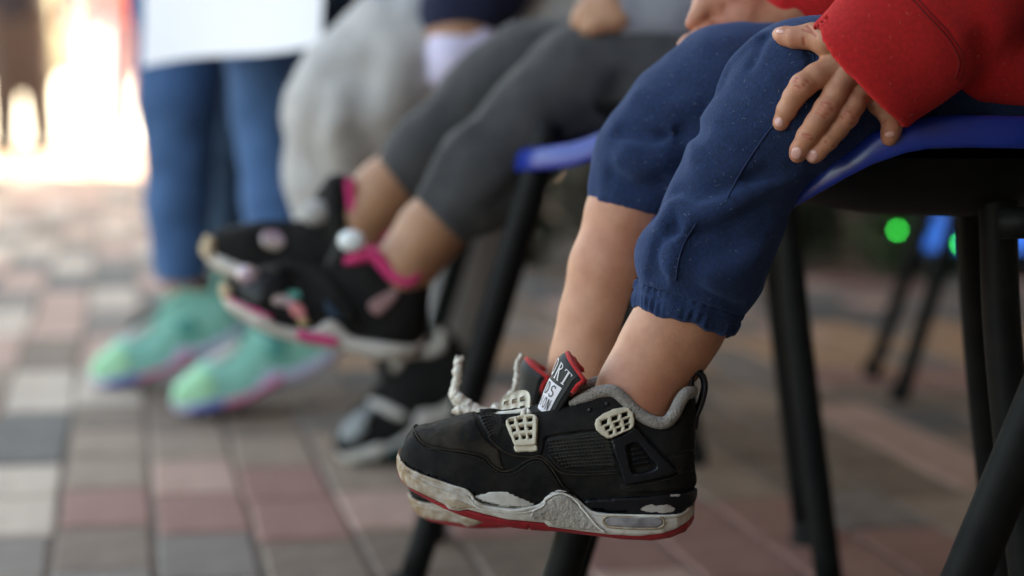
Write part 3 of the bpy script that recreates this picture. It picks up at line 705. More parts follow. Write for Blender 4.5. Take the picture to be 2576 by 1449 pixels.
# tab on the far side standing up
def fartab():
    c = L2((1040, 790), .016); ux = (L2((1220, 745), .016)-L2((860, 840), .016))*.5; uy = Vector((0, .009, .0062)); n = ux.cross(uy).normalized()
    if n.z < 0: n = -n
    out = smooth2([(-1, -.4), (-.9, .6), (-.4, .95), (.5, 1), (.95, .6), (1, -.2), (.8, -.9), (-.7, -1)]); hs = [[(x-.16, y-.2), (x+.16, y-.2), (x+.16, y+.2), (x-.16, y+.2)] for x in (-.52, 0, .52) for y in (-.5, .25)]
    b = MB(); 
    pts = [Vector(p) for p in out]; edges = [(i, (i+1) % len(out)) for i in range(len(out))]
    for h in hs: n0 = len(pts); pts += [Vector(p) for p in h]; edges += [(n0+i, n0+(i+1) % 4) for i in range(4)]
    V2, E, Fc, a1, a2, a3 = geometry.delaunay_2d_cdt(pts, edges, [], 0, 1e-5)
    keep = [q for q in Fc if inside(sum((V2[i] for i in q), Vector((0, 0)))/len(q), out) and not any(inside(sum((V2[i] for i in q), Vector((0, 0)))/len(q), h) for h in hs)]
    top = [c+ux*p.x+uy*p.y+n*.0013 for p in V2]; bot = [c+ux*p.x+uy*p.y-n*.0013 for p in V2]; m = len(V2)
    f = [tuple(q) for q in keep]+[tuple(i+m for i in q)[::-1] for q in keep]
    from collections import Counter
    ec = Counter(); 
    for q in keep:
        for i in range(len(q)): ec[(q[i], q[(i+1) % len(q)])] += 1
    for (a, b2) in list(ec):
        if (b2, a) not in ec: f.append((a, b2, b2+m, a+m))
    return top+bot, f
add1('lace_lock', fartab(), M['tab'])
eyel = MB()
for p in [(1495, 428), (1385, 468)]:
    h, n = hit(p); eyel.tube([h+n*.0012, h+n*.0022], [.0017, .0012], 10)
add1('eyelet', both((eyel.v, eyel.f)), M['plastic_black'])

def place_shoe(parent, Mx, skip=(), relabel=None):
    root = None
    for name, v, f, m, fm_ in P1:
        if name in skip: continue
        vv = [Mx @ p for p in v]
        o = mk(name if root else 'sneaker', vv, f, list(m) if isinstance(m, tuple) else m, root or parent, True, fm_)
        if name in ('midsole', 'rim_bead', 'lower_bead', 'insert_bead'):
            at = o.data.attributes.new('stain', 'FLOAT', 'POINT'); x0 = min(p.x for p in ms_v); x1 = max(p.x for p in ms_v)
            at.data.foreach_set('value', [max(0, .62-1.6*((p.x-x0)/(x1-x0)))+(.28 if (p.x-x0)/(x1-x0) > .93 else 0)+.08 for p in v])
        if name == 'heel_counter':
            at = o.data.attributes.new('wear', 'FLOAT', 'POINT'); cs_ = [(L1((x_, y_), -.026), rx, rz, am) for x_, y_, rx, rz, am in ((1770, 1100, .0052, .0028, 1.0), (1850, 1105, .0058, .0028, 1.05), (1900, 1112, .0036, .0026, .9), (1935, 1025, .0055, .0011, .8))]
            at.data.foreach_set('value', [max((am if p.y < 0 else am*.5)*math.exp(-((p.x-c.x)/rx)**2-((p.z-c.z)/rz)**2) for c, rx, rz, am in cs_) for p in v])
        if name in ('stitching', 'seam', 'eyelet') or name.endswith('ribs') or name.endswith('lettering'): o['kind'] = 'stuff'
        if root is None: root = o
    return root
# ------------------------------------------------------------------ first child
def skin(name, base=(.54, .258, .160), dark=(.42, .180, .105), red=(.40, .10, .065)):
    m = mat(name, dark, .52, base, 48, .4, 1000, .0007, sss=.09, spec=.4, detail=6); nt = m.node_tree; N = nt.nodes; L = nt.links; b = N['Principled BSDF']
    src = b.inputs['Base Color'].links[0].from_socket; at = N.new('ShaderNodeAttribute'); at.attribute_name = 'flush'
    mx = N.new('ShaderNodeMixRGB'); L.new(at.outputs['Fac'], mx.inputs[0]); L.new(src, mx.inputs[1]); mx.inputs[2].default_value = (*red, 1); L.new(mx.outputs[0], b.inputs['Base Color'])
    return m
M['skin'] = skin('skin'); M['nail'] = mat('fingernail', (.62, .31, .27), .28, (.66, .36, .31), 200, coat=.3)
M['navy'] = mat('navy_fleece', (.0026, .0130, .050), .95, (.0050, .0255, .094), 420, .7, 1100, .0018, sheen=.26, sheen_col=(.2, .42, 1.0), lint=(210, .10, (.22, .24, .32)), detail=8)
M['navy_thread'] = mat('navy_thread', (.008, .02, .07), .9)
M['red_jersey'] = mat('red_fleece', (.66, .007, .012), .95, (.82, .012, .018), 380, .7, 1200, .0014, sheen=.1, sheen_col=(1, .35, .3), lint=(110, .045, (.6, .3, .25)), weave=900)
M['red_thread'] = mat('red_thread', (.22, .004, .006), .9)

kid = empty('person', W(2500, 200, 1.31)); tag(kid, 'child in red sweatshirt and navy sweatpants, black sneakers dangling from the nearest blue chair', 'person')
hA = .0019
lo = (.045, 1.02, .27); hi = (.50, 1.47, .56)
P = grid(lo, hi, hA)
def Wn(u, v, d): return tuple(W(u, v, d))
near_leg = [(Wn(2760, 170, 1.262), .054), (Wn(2330, 192, 1.25), .047), (Wn(2025, 245, 1.235), .0470), (Wn(1884, 395, 1.235), .0372), (Wn(1818, 545, 1.238), .0368), (Wn(1770, 668, 1.24), .0372), (Wn(1752, 712, 1.24), .0335)]
far_leg = [(Wn(2700, 180, 1.375), .056), (Wn(2200, 215, 1.37), .050), (Wn(1835, 262, 1.36), .0500), (Wn(1720, 330, 1.36), .041), (Wn(1640, 430, 1.36), .0390), (Wn(1597, 500, 1.36), .0285)]
Fn = chain(P, near_leg, .010); Ff = chain(P, far_leg, .02)
# puffed cloth above the gathered cuff
Fn = smin(Fn, seg_field(P, Wn(1720, 655, 1.225), Wn(1790, 690, 1.225), .0265, .027), .014)
Fn = smin(Fn, seg_field(P, Wn(1690, 640, 1.238), Wn(1712, 668, 1.24), .0195, .020), .010)
Ff = smin(Ff, seg_field(P, Wn(1590, 495, 1.36), Wn(1650, 505, 1.36), .0265, .022), .010)
F = smin(Fn, Ff, .006)
zc = np.where(P[..., 0] > .172, .456-.042*np.clip((.25-P[..., 0])/.078, 0, 1)**1.3, .414-(.172-P[..., 0])*8).astype(np.float32)
F = -smin(-F, -(zc-P[..., 2]), .006)
F -= .0011*noise3(P, 38, 3)+.0006*noise3(P, 90, 5)
dn = 1.195
def fl_(pts, amp, wid, d=dn): 
    fold(F, P, [surf(u, v, d) for u, v in pts], amp*1.75, wid)
Pc = None
def surf(u, v, d):                                     # first zero of the field along the ray through a picture point
    r = ray(u, v); t0, t1 = 1.05, 1.35
    for k in range(160):
        t = t0+(t1-t0)*k/159; p = CAM+r*t; i = [int(round((p[a]-lo[a])/hA)) for a in range(3)]
        if all(0 <= i[a] < F.shape[a] for a in range(3)) and F[i[0], i[1], i[2]] < 0: return tuple(p)
    return tuple(CAM+r*d)
fl_([(1672, 560), (1700, 520), (1745, 545), (1800, 530), (1860, 500), (1940, 455), (1990, 430)], .0042, .0065)
fl_([(1690, 585), (1750, 590), (1820, 575), (1900, 520)], -.0020, .006)
fl_([(1700, 480), (1780, 490), (1860, 462), (1930, 432)], -.0022, .0055)
fl_([(1890, 450), (1950, 443), (2005, 425)], -.0042, .0045)
fl_([(1735, 560), (1700, 620), (1690, 660), (1688, 700)], .0022, .005)
fl_([(1660, 610), (1650, 650), (1655, 690)], -.0020, .0035)
fl_([(1640, 690), (1700, 712), (1780, 738), (1860, 775)], -.0022, .004)
fl_([(1900, 640), (1840, 690), (1790, 700)], .0022, .008)
fl_([(1925, 560), (1850, 610), (1760, 640)], -.0016, .008)
fl_([(1745, 400), (1800, 440), (1860, 455)], .0012, .008)
fl_([(1905, 100), (1870, 130), (1838, 165), (1815, 215)], .0022, .005)
fl_([(1925, 95), (1905, 130), (1890, 165)], -.0018, .0035)
fl_([(2040, 130), (2046, 170), (2050, 230)], -.0040, .0030)
# far leg folds
fl_([(1560, 330), (1640, 345), (1720, 335), (1760, 330)], -.0035, .006)
fl_([(1600, 245), (1680, 270), (1740, 265)], .0020, .007)
fl_([(1570, 400), (1620, 420), (1670, 400)], .0022, .007)
fl_([(1540, 440), (1600, 470), (1660, 462)], -.0020, .006)
fl_([(1510, 500), (1580, 518), (1650, 522)], .0012, .004)
# cut the leg ends square, hollow them
def plane_cut(F, P, p, n): 
    return (P-np.array(p, np.float32))@np.array(n, np.float32)
ax_n = (Vector(Wn(1718, 815, 1.24))-Vector(Wn(1752, 712, 1.24))).normalized()
ax_f = (Vector(Wn(1575, 535, 1.36))-Vector(Wn(1600, 490, 1.36))).normalized(); ax_f = (ax_f*.4+Vector((-.06, 0, -1))*.6).normalized()
D1 = plane_cut(F, P, Wn(1735, 756, 1.24), ax_n); D2 = plane_cut(F, P, Wn(1590, 527, 1.36), ax_f)
side = (P[..., 1] < 1.302)
cut = np.where(P[..., 2] > W(1288, 420, 1.3).z, -1.0, np.where(side, D1, D2)).astype(np.float32)
F = np.maximum(F, cut)
V_, F_ = nets(F, P, hA); trousers = mknets('trousers', [(V_, F_)], M['navy'], kid)
bvT = BVHTree.FromPolygons([tuple(map(float, p)) for p in V_], [tuple(map(int, q)) for q in F_])
def hitT(u, v, b=None):
    r = (b or bvT).ray_cast(CAM, ray(u, v).normalized(), 4)
    return (r[0], r[1]) if r[0] is not None else (W(u, v, 1.24), Vector((0, -1, 0)))
# seams: stitched lines lying on the cloth
sb = MB()
def seam_on(pts, rad, b=None, lift=.0002):
    q = spline([(u, v, 0) for u, v in pts], 8); P_ = []
    for p in q: h, n = hitT(p.x, p.y, b); n = n if n.y < 0 else -n; P_.append(h+n*lift)
    return MB().tube(P_, rad, 5)
for pts, r_ in (([(2048, 235), (2000, 262), (1950, 310), (1905, 370), (1860, 440), (1830, 500)], .0006), ([(1752, 560), (1722, 610), (1706, 660), (1700, 705)], .0006), ([(2046, 128), (2049, 180), (2048, 235)], .0007)):
    s_ = seam_on(pts, r_); sb.add(s_.v, s_.f)
sb.build('trouser_seam', M['navy_thread'], trousers)
# gathered cuff: pleated ring
def cuff(c0, c1, r0, r1, name, m, parent, ys=.92, npl=40, amp=.0011, seed=1, up=(0, 1, 0), bow=.0012):
    c0 = Vector(c0); c1 = Vector(c1); ax = (c1-c0).normalized(); a = Vector(up); a = (a-ax*a.dot(ax)).normalized(); b = ax.cross(a); rs = random.Random(seed)
    ph = [rs.uniform(0, 6.28) for _ in range(6)]; n = 220; rows = 16; v = []; f = []
    prof = [(0, -.0035), (0, 0)]
    for i in range(rows+1):
        t = i/rows; base = r0+(r1-r0)*t
        for k in range(n):
            th = 2*math.pi*k/n
            pl = math.sin(npl*th+1.5*math.sin(3*th+ph[0]))*(.55+.45*math.sin(7*th+ph[1]))
            g = pl*amp*(.55+.45*math.cos((t-.1)*9.5)) + .0006*math.sin(11*th+ph[2]+3*t)
            crease = -.0011*math.exp(-((t-.40)/.05)**2) + bow*math.sin(math.pi*t)
            edge_ = -.0016*max(0, (t-.93)/.07)**2-.0012*max(0, (.06-t)/.06)
            rr = base+g+crease+edge_
            wob = .0010*math.sin(5*th+ph[3])+.0006*math.sin(13*th+ph[4])
            v.append(c0+(c1-c0)*t+ax*wob*t+(a*math.cos(th)*ys+b*math.sin(th))*rr)
    f = [(i*n+k, i*n+(k+1) % n, (i+1)*n+(k+1) % n, (i+1)*n+k) for i in range(rows) for k in range(n)]
    m0 = len(v)                                        # turned in rim
    for k in range(n):
        th = 2*math.pi*k/n; v.append(c1-ax*.012+(a*math.cos(th)*ys+b*math.sin(th))*(r1-.0055))
    f += [(rows*n+k, rows*n+(k+1) % n, m0+(k+1) % n, m0+k) for k in range(n)]
    return mk(name, v, f, m, parent)
cuff(W(1738, 742, 1.24), W(1717, 812, 1.24), .0352, .0322, 'cuff', M['navy'], trousers, ys=1.0)
# frayed gold stitch at the front of the cuff
MB().tube([hitT(1607, 735)[0]+Vector((-.0005, -.002, 0))]+[hitT(1604, 748)[0]+Vector((-.001, -.0025, 0))], .0007, 6).build('loose_thread', M['tab'], trousers)

# loose fibres caught on the fleece
M['red_fibre'] = mat('red_fibre', (.75, .30, .24), .9); M['fibre'] = mat('pale_fibre', (.30, .31, .36), .9)
def fibres(parent, b, box, n, seed, m):
    rs = random.Random(seed); fb = MB(); k = 0
    while k < n:
        u, v = rs.uniform(box[0], box[2]), rs.uniform(box[1], box[3]); r = b.ray_cast(CAM, ray(u, v).normalized(), 4); 
        k += 1
        if r[0] is None: continue
        h, nn = r[0], (r[1] if r[1].dot(ray(u, v)) < 0 else -r[1]); t = nn.cross(Vector((rs.uniform(-1, 1), rs.uniform(-1, 1), rs.uniform(-1, 1)))).normalized(); L_ = rs.uniform(.0006, .0022); w = nn.cross(t)*L_*rs.uniform(-.6, .6)
        fb.tube([h+nn*.0001, h+nn*L_*.25+t*L_*.5+w, h+nn*L_*rs.uniform(.05, .5)+t*L_], rs.uniform(.00006, .00013), 3, False)
    o = fb.build('lint', m, parent); o['kind'] = 'stuff'
fibres(trousers, bvT, (1480, 0, 2300, 860), 230, 4, M['fibre'])
# body under the clothes: legs and hands in one mesh
PB = grid((.02, 1.19, .16), (.22, 1.41, .42), .0016)
nl = [(Wn(1760, 725, 1.24), .0255), (Wn(1703, 822, 1.24), .0250), (Wn(1650, 905, 1.24), .0240), (Wn(1602, 985, 1.238), .0228), (Wn(1575, 1060, 1.237), .0205)]
nf = [(Wn(1592, 1050, 1.237), .021), (Wn(1600, 1140, 1.237), .0185)]; nf2 = [(Wn(1580, 1110, 1.237), .018), (Wn(1420, 1120, 1.237), .014)]
fl2 = [(Wn(1640, 420, 1.36), .034), (Wn(1590, 540, 1.36), .0296), (Wn(1545, 680, 1.36), .0290), (Wn(1510, 800, 1.36), .0262), (Wn(1478, 900, 1.358), .0232), (Wn(1462, 960, 1.357), .0218)]
FB = smin(chain(PB, nl, .012), smin(chain(PB, nf, .01), chain(PB, nf2, .01), .01), .014)
FB = smin(FB, seg_field(PB, Wn(1740, 760, 1.24), Wn(1690, 850, 1.24), .020, .018), .02)
FB2 = chain(PB, fl2, .012); FB2 = smin(FB2, chain(PB, [(Wn(1478, 940, 1.357), .021), (Wn(1480, 1020, 1.357), .017), (Wn(1360, 1060, 1.357), .013)], .01), .012)
legs = nets(np.minimum(FB, FB2), PB, .0016)
# near hand (left hand, back towards us)
def Z5(x, y, d): return Wn((3000+x/2.264)/1.5901, (60+y/2.264)/1.5901, d)
mm = .001
def T5(u, v, lift):                                    # a point lying above the trouser cloth
    uu, vv = (3000+u/2.264)/1.5901, (60+v/2.264)/1.5901; h, n = hitT(uu, vv); r = ray(uu, vv)
    t = (h-CAM).dot(AX_F); return Wn(uu, vv, t-lift)
hd = 1.183
fingers = {
 'thumb': [(T5(700, 215, .012), 9.39*mm), (T5(560, 192, .009), 7.90*mm), (T5(480, 200, .008), 6.75*mm), (T5(400, 205, .0072), 6.30*mm), (T5(320, 190, .0062), 5.72*mm), (T5(268, 176, .0058), 4.46*mm)],
 'index': [(Z5(760, 470, hd+.004), 8.25*mm), (Z5(600, 555, hd+.001), 7.67*mm), (Z5(475, 640, hd-.001), 7.56*mm), (Z5(400, 740, hd+.003), 6.64*mm), (Z5(335, 855, hd+.006), 5.96*mm), (Z5(288, 950, hd+.014), 5.27*mm), (Z5(278, 978, hd+.009), 4.81*mm)],
 'middle': [(Z5(870, 540, hd+.002), 8.25*mm), (Z5(770, 720, hd-.002), 7.21*mm), (Z5(690, 850, hd-.004), 7.21*mm), (Z5(600, 980, hd-.002), 6.53*mm), (Z5(520, 1095, hd+.002), 6.30*mm), (Z5(450, 1220, hd+.006), 5.61*mm), (Z5(432, 1262, hd+.008), 5.15*mm)],
 'ring': [(Z5(1000, 690, hd+.006), 7.78*mm), (Z5(940, 810, hd+.001), 6.87*mm), (Z5(880, 915, hd-.001), 6.87*mm), (Z5(790, 1035, hd+.001), 6.06*mm), (Z5(710, 1130, hd+.003), 5.84*mm), (Z5(610, 1240, hd+.006), 5.27*mm), (Z5(578, 1275, hd+.007), 4.81*mm)],
 'little': [(Z5(1180, 800, hd+.010), 7.32*mm), (Z5(1260, 900, hd+.010), 6.41*mm), (Z5(1290, 985, hd+.011), 6.06*mm), (Z5(1275, 1060, hd+.013), 5.72*mm), (Z5(1262, 1110, hd+.014), 5.15*mm)]}
PH_ = grid(tuple(np.array(Wn(1930, 420, 1.178))+np.array([0, -.012, -.006])), tuple(np.array(Wn(2420, -20, 1.185))+np.array([0, .075, .004])), .00072)
palm = chain(PH_, [(Z5(1500, 250, hd+.012), 15*mm), (Z5(1150, 380, hd+.010), 13.5*mm), (Z5(960, 520, hd+.008), 9.5*mm)], .006, ys=.8)
for a, b, r0, r1 in ((Z5(1150, 330, hd+.010), Z5(790, 440, hd+.005), 9.5, 7.6), (Z5(1150, 430, hd+.008), Z5(890, 530, hd+.002), 10, 7.6), (Z5(1180, 480, hd+.009), Z5(1000, 680, hd+.006), 9.5, 7.2), (Z5(1250, 520, hd+.011), Z5(1170, 790, hd+.010), 9, 6.8),
                     (Z5(1150, 300, hd+.014), T5(700, 215, .012), 11, 8.4)):
    palm = smin(palm, seg_field(PH_, a, b, r0*mm, r1*mm), .005)
fin = None
for k_, pts in fingers.items():
    g = chain(PH_, pts, .0022); fin = g if fin is None else np.minimum(fin, g)
FH = smin(palm, fin, .0035)
FH = smin(FH, chain(PH_, [(T5(690, 235, .011), 6.5*mm), (Z5(770, 380, hd+.010), 6.5*mm)], .003), .006)    # web of the thumb
CRS = []
def wr(a, b, amp=-.0007, wid=.0008):
    CRS.append((Z5(*a, dd(a)), Z5(*b, dd(b)))); fold(FH, PH_, [Z5(*a, dd(a)), Z5(*b, dd(b))], amp, wid)
def dd(p):
    u, v = (3000+p[0]/2.264)/1.5901, (60+p[1]/2.264)/1.5901; r = ray(u, v); lo_ = PH_[0, 0, 0]
    for k in range(200):
        t = 1.14+.09*k/199; q = CAM+r*t; i = [int(round((q[a]-lo_[a])/.00072)) for a in range(3)]
        if all(0 <= i[a] < FH.shape[a] for a in range(3)) and FH[i[0], i[1], i[2]] < 0: return t
    return 1.178
for a, b in (((400, 600), (500, 640)), ((425, 575), (530, 605)), ((405, 640), (470, 665)), ((620, 850), (720, 905)), ((640, 815), (760, 860)), ((600, 885), (690, 930)), ((655, 790), (740, 800)), ((830, 930), (935, 985)), ((850, 895), (960, 940)), ((870, 870), (930, 880)),
             ((480, 1105), (570, 1125)), ((475, 1080), (550, 1090)), ((690, 1145), (760, 1185)), ((480, 130), (560, 160)), ((520, 100), (600, 190)), ((485, 205), (490, 275)), ((1215, 985), (1370, 985)), ((1225, 960), (1365, 965))):
    wr(a, b)
hand = nets(FH, PH_, .00072)
# far hand resting palm-in on the far thigh
hf = 1.395
def Z8(x, y, d=hf): return Wn((2650+x/3.435)/1.5901, (y/3.435)/1.5901, d)
PF = grid(tuple(np.array(Wn(1690, 150, hf-.03))+np.array([0, -.01, -.004])), tuple(np.array(Wn(2060, -75, hf+.03))+np.array([0, .02, .01])), .0011)
ff = [[(Z8(1450, 330), 15*mm), (Z8(1150, 250), 16*mm), (Z8(900, 170), 13*mm)], [(Z8(1600, 380), 14*mm), (Z8(1200, 400), 14*mm), (Z8(900, 420), 11*mm)],
      [(Z8(900, 90), 11.5*mm), (Z8(720, 60), 9.6*mm), (Z8(590, 110), 8.0*mm), (Z8(500, 220), 6.8*mm), (Z8(420, 320), 5.4*mm)],
      [(Z8(860, 420, hf-.004), 9*mm), (Z8(700, 440, hf-.006), 7.4*mm), (Z8(520, 510, hf-.008), 6.2*mm), (Z8(360, 590, hf-.008), 5.6*mm), (Z8(290, 630, hf-.008), 4.8*mm)],
      [(Z8(900, 50, hf+.015), 10*mm), (Z8(700, 0, hf+.016), 9*mm), (Z8(560, 60, hf+.018), 7.4*mm), (Z8(500, 150, hf+.018), 6*mm)],
      [(Z8(900, 330, hf+.012), 9*mm), (Z8(760, 300, hf+.014), 8*mm), (Z8(680, 360, hf+.014), 6.6*mm), (Z8(700, 450, hf+.012), 5.6*mm)], [(Z8(1450, 330), 17*mm), (Z8(1800, 200), 18*mm), (Z8(2200, 60), 19*mm)]]
FF = chain(PF, ff[0], .006)
for c_ in ff[1:]: FF = smin(FF, chain(PF, c_, .003), .004)
fold(FF, PF, [Z8(700, 250, hf-.012), Z8(780, 190, hf-.014), Z8(860, 120, hf-.014)], -.003, .004)
hand2 = nets(FF, PF, .0011)
torso_under = None
body = mknets('body', [legs, hand, hand2], M['skin'], kid)
co = np.zeros(len(body.data.vertices)*3, np.float32); body.data.vertices.foreach_get('co', co); co = co.reshape(-1, 3)
fl = np.zeros(len(co), np.float32)
for k_, pts in fingers.items():
    c_ = np.array(pts[-2][0]); fl = np.maximum(fl, .45*np.exp(-(((co-c_)**2).sum(1))/(.0075**2)))
    j = 2 if k_ != 'thumb' else 3
    c_ = np.array(pts[j][0])+np.array([0, -.006, 0]); fl = np.maximum(fl, .38*np.exp(-(((co-c_)**2).sum(1))/(.0055**2)))
for c_, a_, r_ in ((Wn(1560, 620, 1.34), .3, .03), (Wn(1640, 1010, 1.22), .35, .02), (Z8(900, 200, hf-.01), .5, .02), (Z8(420, 320), .6, .008), (Z8(290, 630), .5, .008), (Z5(560, 250, hd+.02), .3, .006)):
    fl = np.maximum(fl, a_*np.exp(-(((co-np.array(c_))**2).sum(1))/(r_**2)))
for a_, b_ in CRS:
    fl = np.maximum(fl, .95*np.exp(-((seg_field(co, a_, b_, 0, 0))/.00085)**2))
at = body.data.attributes.new('flush', 'FLOAT', 'POINT'); at.data.foreach_set('value', fl)
bvH = BVHTree.FromPolygons([tuple(map(float, p)) for p in hand[0]], [tuple(map(int, q)) for q in hand[1]])
def nail(cx, cy, w, l, ang, lift=.00035, b=bvH):
    rows = 9; cols = 9; v = []; f = []; ca, sa = math.cos(ang), math.sin(ang)
    for i in range(rows):
        for j in range(cols):
            x = -1+2*j/(cols-1); y = -1+2*i/(rows-1)
            sx = x*math.sqrt(1-.5*y*y)*w/2; sy = y*math.sqrt(1-.5*x*x)*l/2
            px = cx+sx*ca-sy*sa; py = cy+sx*sa+sy*ca; u, vv = (3000+px/2.264)/1.5901, (60+py/2.264)/1.5901
            h, n, _, _ = b.ray_cast(CAM, ray(u, vv).normalized(), 3)
            if h is None: h = Vector(Z5(px, py, hd)); n = Vector((0, -1, 0))
            e = max(abs(x), abs(y)); v.append(h+(n if n.y < 0 else -n)*(lift*(1 if e < .99 else -.6)))
    f = [(i*cols+j, i*cols+j+1, (i+1)*cols+j+1, (i+1)*cols+j) for i in range(rows-1) for j in range(cols-1)]
    return mk('fingernail', v, f, M['nail'], body)
nail(262, 972, 84, 96, -.30); nail(420, 1252, 112, 118, .28); nail(562, 1276, 112, 118, .42); nail(1268, 1080, 110, 50, -.15); nail(275, 150, 80, 34, .05)

# sweatshirt
PS = grid((.11, 1.085, .46), (.60, 1.50, .82), .0024)
slv = [(Wn(2172, 182, 1.180), .0418), (Wn(2290, 80, 1.183), .0442), (Wn(2400, -30, 1.188), .0458), (Wn(2560, -260, 1.21), .050), (Wn(2650, -560, 1.25), .055)]
inner = [(Wn(2100, 250, 1.180), .037), (Wn(2172, 182, 1.180), .0375), (Wn(2225, 135, 1.183), .026), (Wn(2255, 110, 1.184), .014)]
FSo = chain(PS, slv, .01, ys=.62, yc=W(2172, 182, 1.180).y+.0)
cn = Vector((-.70, 0, -.71)).normalized(); A_ = W(2050, 62, 1.168); B_ = W(2284, 318, 1.168); e_ = (B_-A_).normalized(); cn = Vector((-abs(e_.z), 0, -abs(e_.x))); cn = cn.normalized()
Dc = (PS-np.array(A_, np.float32))@np.array(cn, np.float32)
AB_ = B_-A_; sp_ = np.clip(((PS-np.array(A_, np.float32))@np.array(AB_, np.float32))/AB_.length_squared, 0, 1); Dc = Dc-.0070*np.sin(np.pi*sp_**.8)
FS = -smin(-FSo, -Dc, .002)
FI = chain(PS, inner, .004, ys=.52, yc=W(2172, 182, 1.180).y)
FS = np.maximum(FS, -FI)
tor = chain(PS, [(Wn(2760, 80, 1.31), .085), (Wn(2800, -300, 1.31), .10), (Wn(2800, -700, 1.31), .11)], .02)
lap = chain(PS, [(Wn(2480, 140, 1.215), .030), (Wn(2640, 150, 1.24), .040)], .01)
FS = smin(FS, smin(tor, lap, .02), .010)
fs_arm = chain(PS, [(Wn(1985, 22, 1.40), .024), (Wn(2080, -10, 1.40), .030), (Wn(2300, -160, 1.39), .045), (Wn(2500, -420, 1.38), .055)], .01)
FS = smin(FS, fs_arm, .004)
FS -= .0010*noise3(PS, 45, 9)
def sfold(pts, amp, wid, d): fold(FS, PS, [Wn(u, v, d) for u, v in pts], amp, wid)
sfold([(2288, -8), (2330, 38), (2385, 95), (2415, 150), (2405, 205)], -.0032, .0035, 1.157)
sfold([(2300, -22), (2348, 30), (2405, 92), (2435, 150), (2420, 210)], .0022, .005, 1.157)
pass
sfold([(2400, -40), (2450, 60), (2500, 160), (2530, 235)], -.006, .010, 1.170)
sfold([(2450, -40), (2510, 60), (2560, 150), (2590, 200)], .004, .012, 1.165)
sfold([(2200, 130), (2290, 150), (2370, 140)], .0015, .012, 1.152)
V_, F_ = nets(FS, PS, .0024); shirt = mknets('sweatshirt', [(V_, F_)], M['red_jersey'], kid)
bvS = BVHTree.FromPolygons([tuple(map(float, p)) for p in V_], [tuple(map(int, q)) for q in F_])
q_ = seam_on([(2283, -14), (2330, 36), (2384, 96), (2412, 150), (2402, 200)], .0007, bvS); q2 = seam_on([(2296, -16), (2342, 34), (2396, 94), (2424, 150), (2414, 205)], .0006, bvS)
q_.add(q2.v, q2.f); q_.build('sleeve_seam', M['red_thread'], shirt)
sh = place_shoe(kid, Matrix.Translation(SO_)); sh['label'] = 'near black sneaker with scuffed heel and white woven tongue label'
fibres(shirt, bvS, (2040, 0, 2576, 320), 45, 6, M['red_fibre'])
# far sneaker: same last, toe hanging lower
far_o = W(1322, 1096, 1.36)
piv = Vector((.045, 0, .02))
MX = Matrix.Translation(far_o) @ Matrix.Translation(piv) @ Matrix.Rotation(R(-17.5), 4, 'Y') @ Matrix.Rotation(R(3), 4, 'Z') @ Matrix.Translation(-piv)
sh2 = place_shoe(kid, MX, skip=('lace', 'scuff', 'label_patch', 'label_lettering', 'patch_lettering')); sh2['label'] = 'far black sneaker with loose cream laces'
lc = MB()
rs = random.Random(3)
def zl(x, y, d): return W((1700+x/2.899)/1.5901, (1350+y/2.899)/1.5901, d)
def knot(pts, r0, d):
    P_ = [p+Vector((rs.uniform(-1, 1), rs.uniform(-1, 1), rs.uniform(-1, 1)))*.0006 for p in spline([zl(x, y, d) for x, y in pts], 7)]; lc.tube(P_, [r0*.68*(1+.08*math.sin(i*.9)+rs.uniform(-.13, .13)) for i in range(len(P_))], 9)
knot([(405, 225), (385, 290), (372, 380), (368, 480), (345, 590), (330, 650), (350, 720), (400, 790), (480, 830)], .0042, 1.335)
knot([(335, 650), (400, 700), (480, 760), (560, 815), (660, 860), (740, 870)], .0048, 1.33); knot([(360, 860), (450, 840), (560, 850), (700, 880)], .0044, 1.325)
knot([(1130, 200), (1085, 260), (1065, 330), (1060, 420), (1050, 520), (1020, 610), (960, 690), (900, 740)], .0024, 1.335); knot([(790, 850), (830, 800), (850, 860)], .0045, 1.32)
lc.build('lace', M['lace'], sh2)
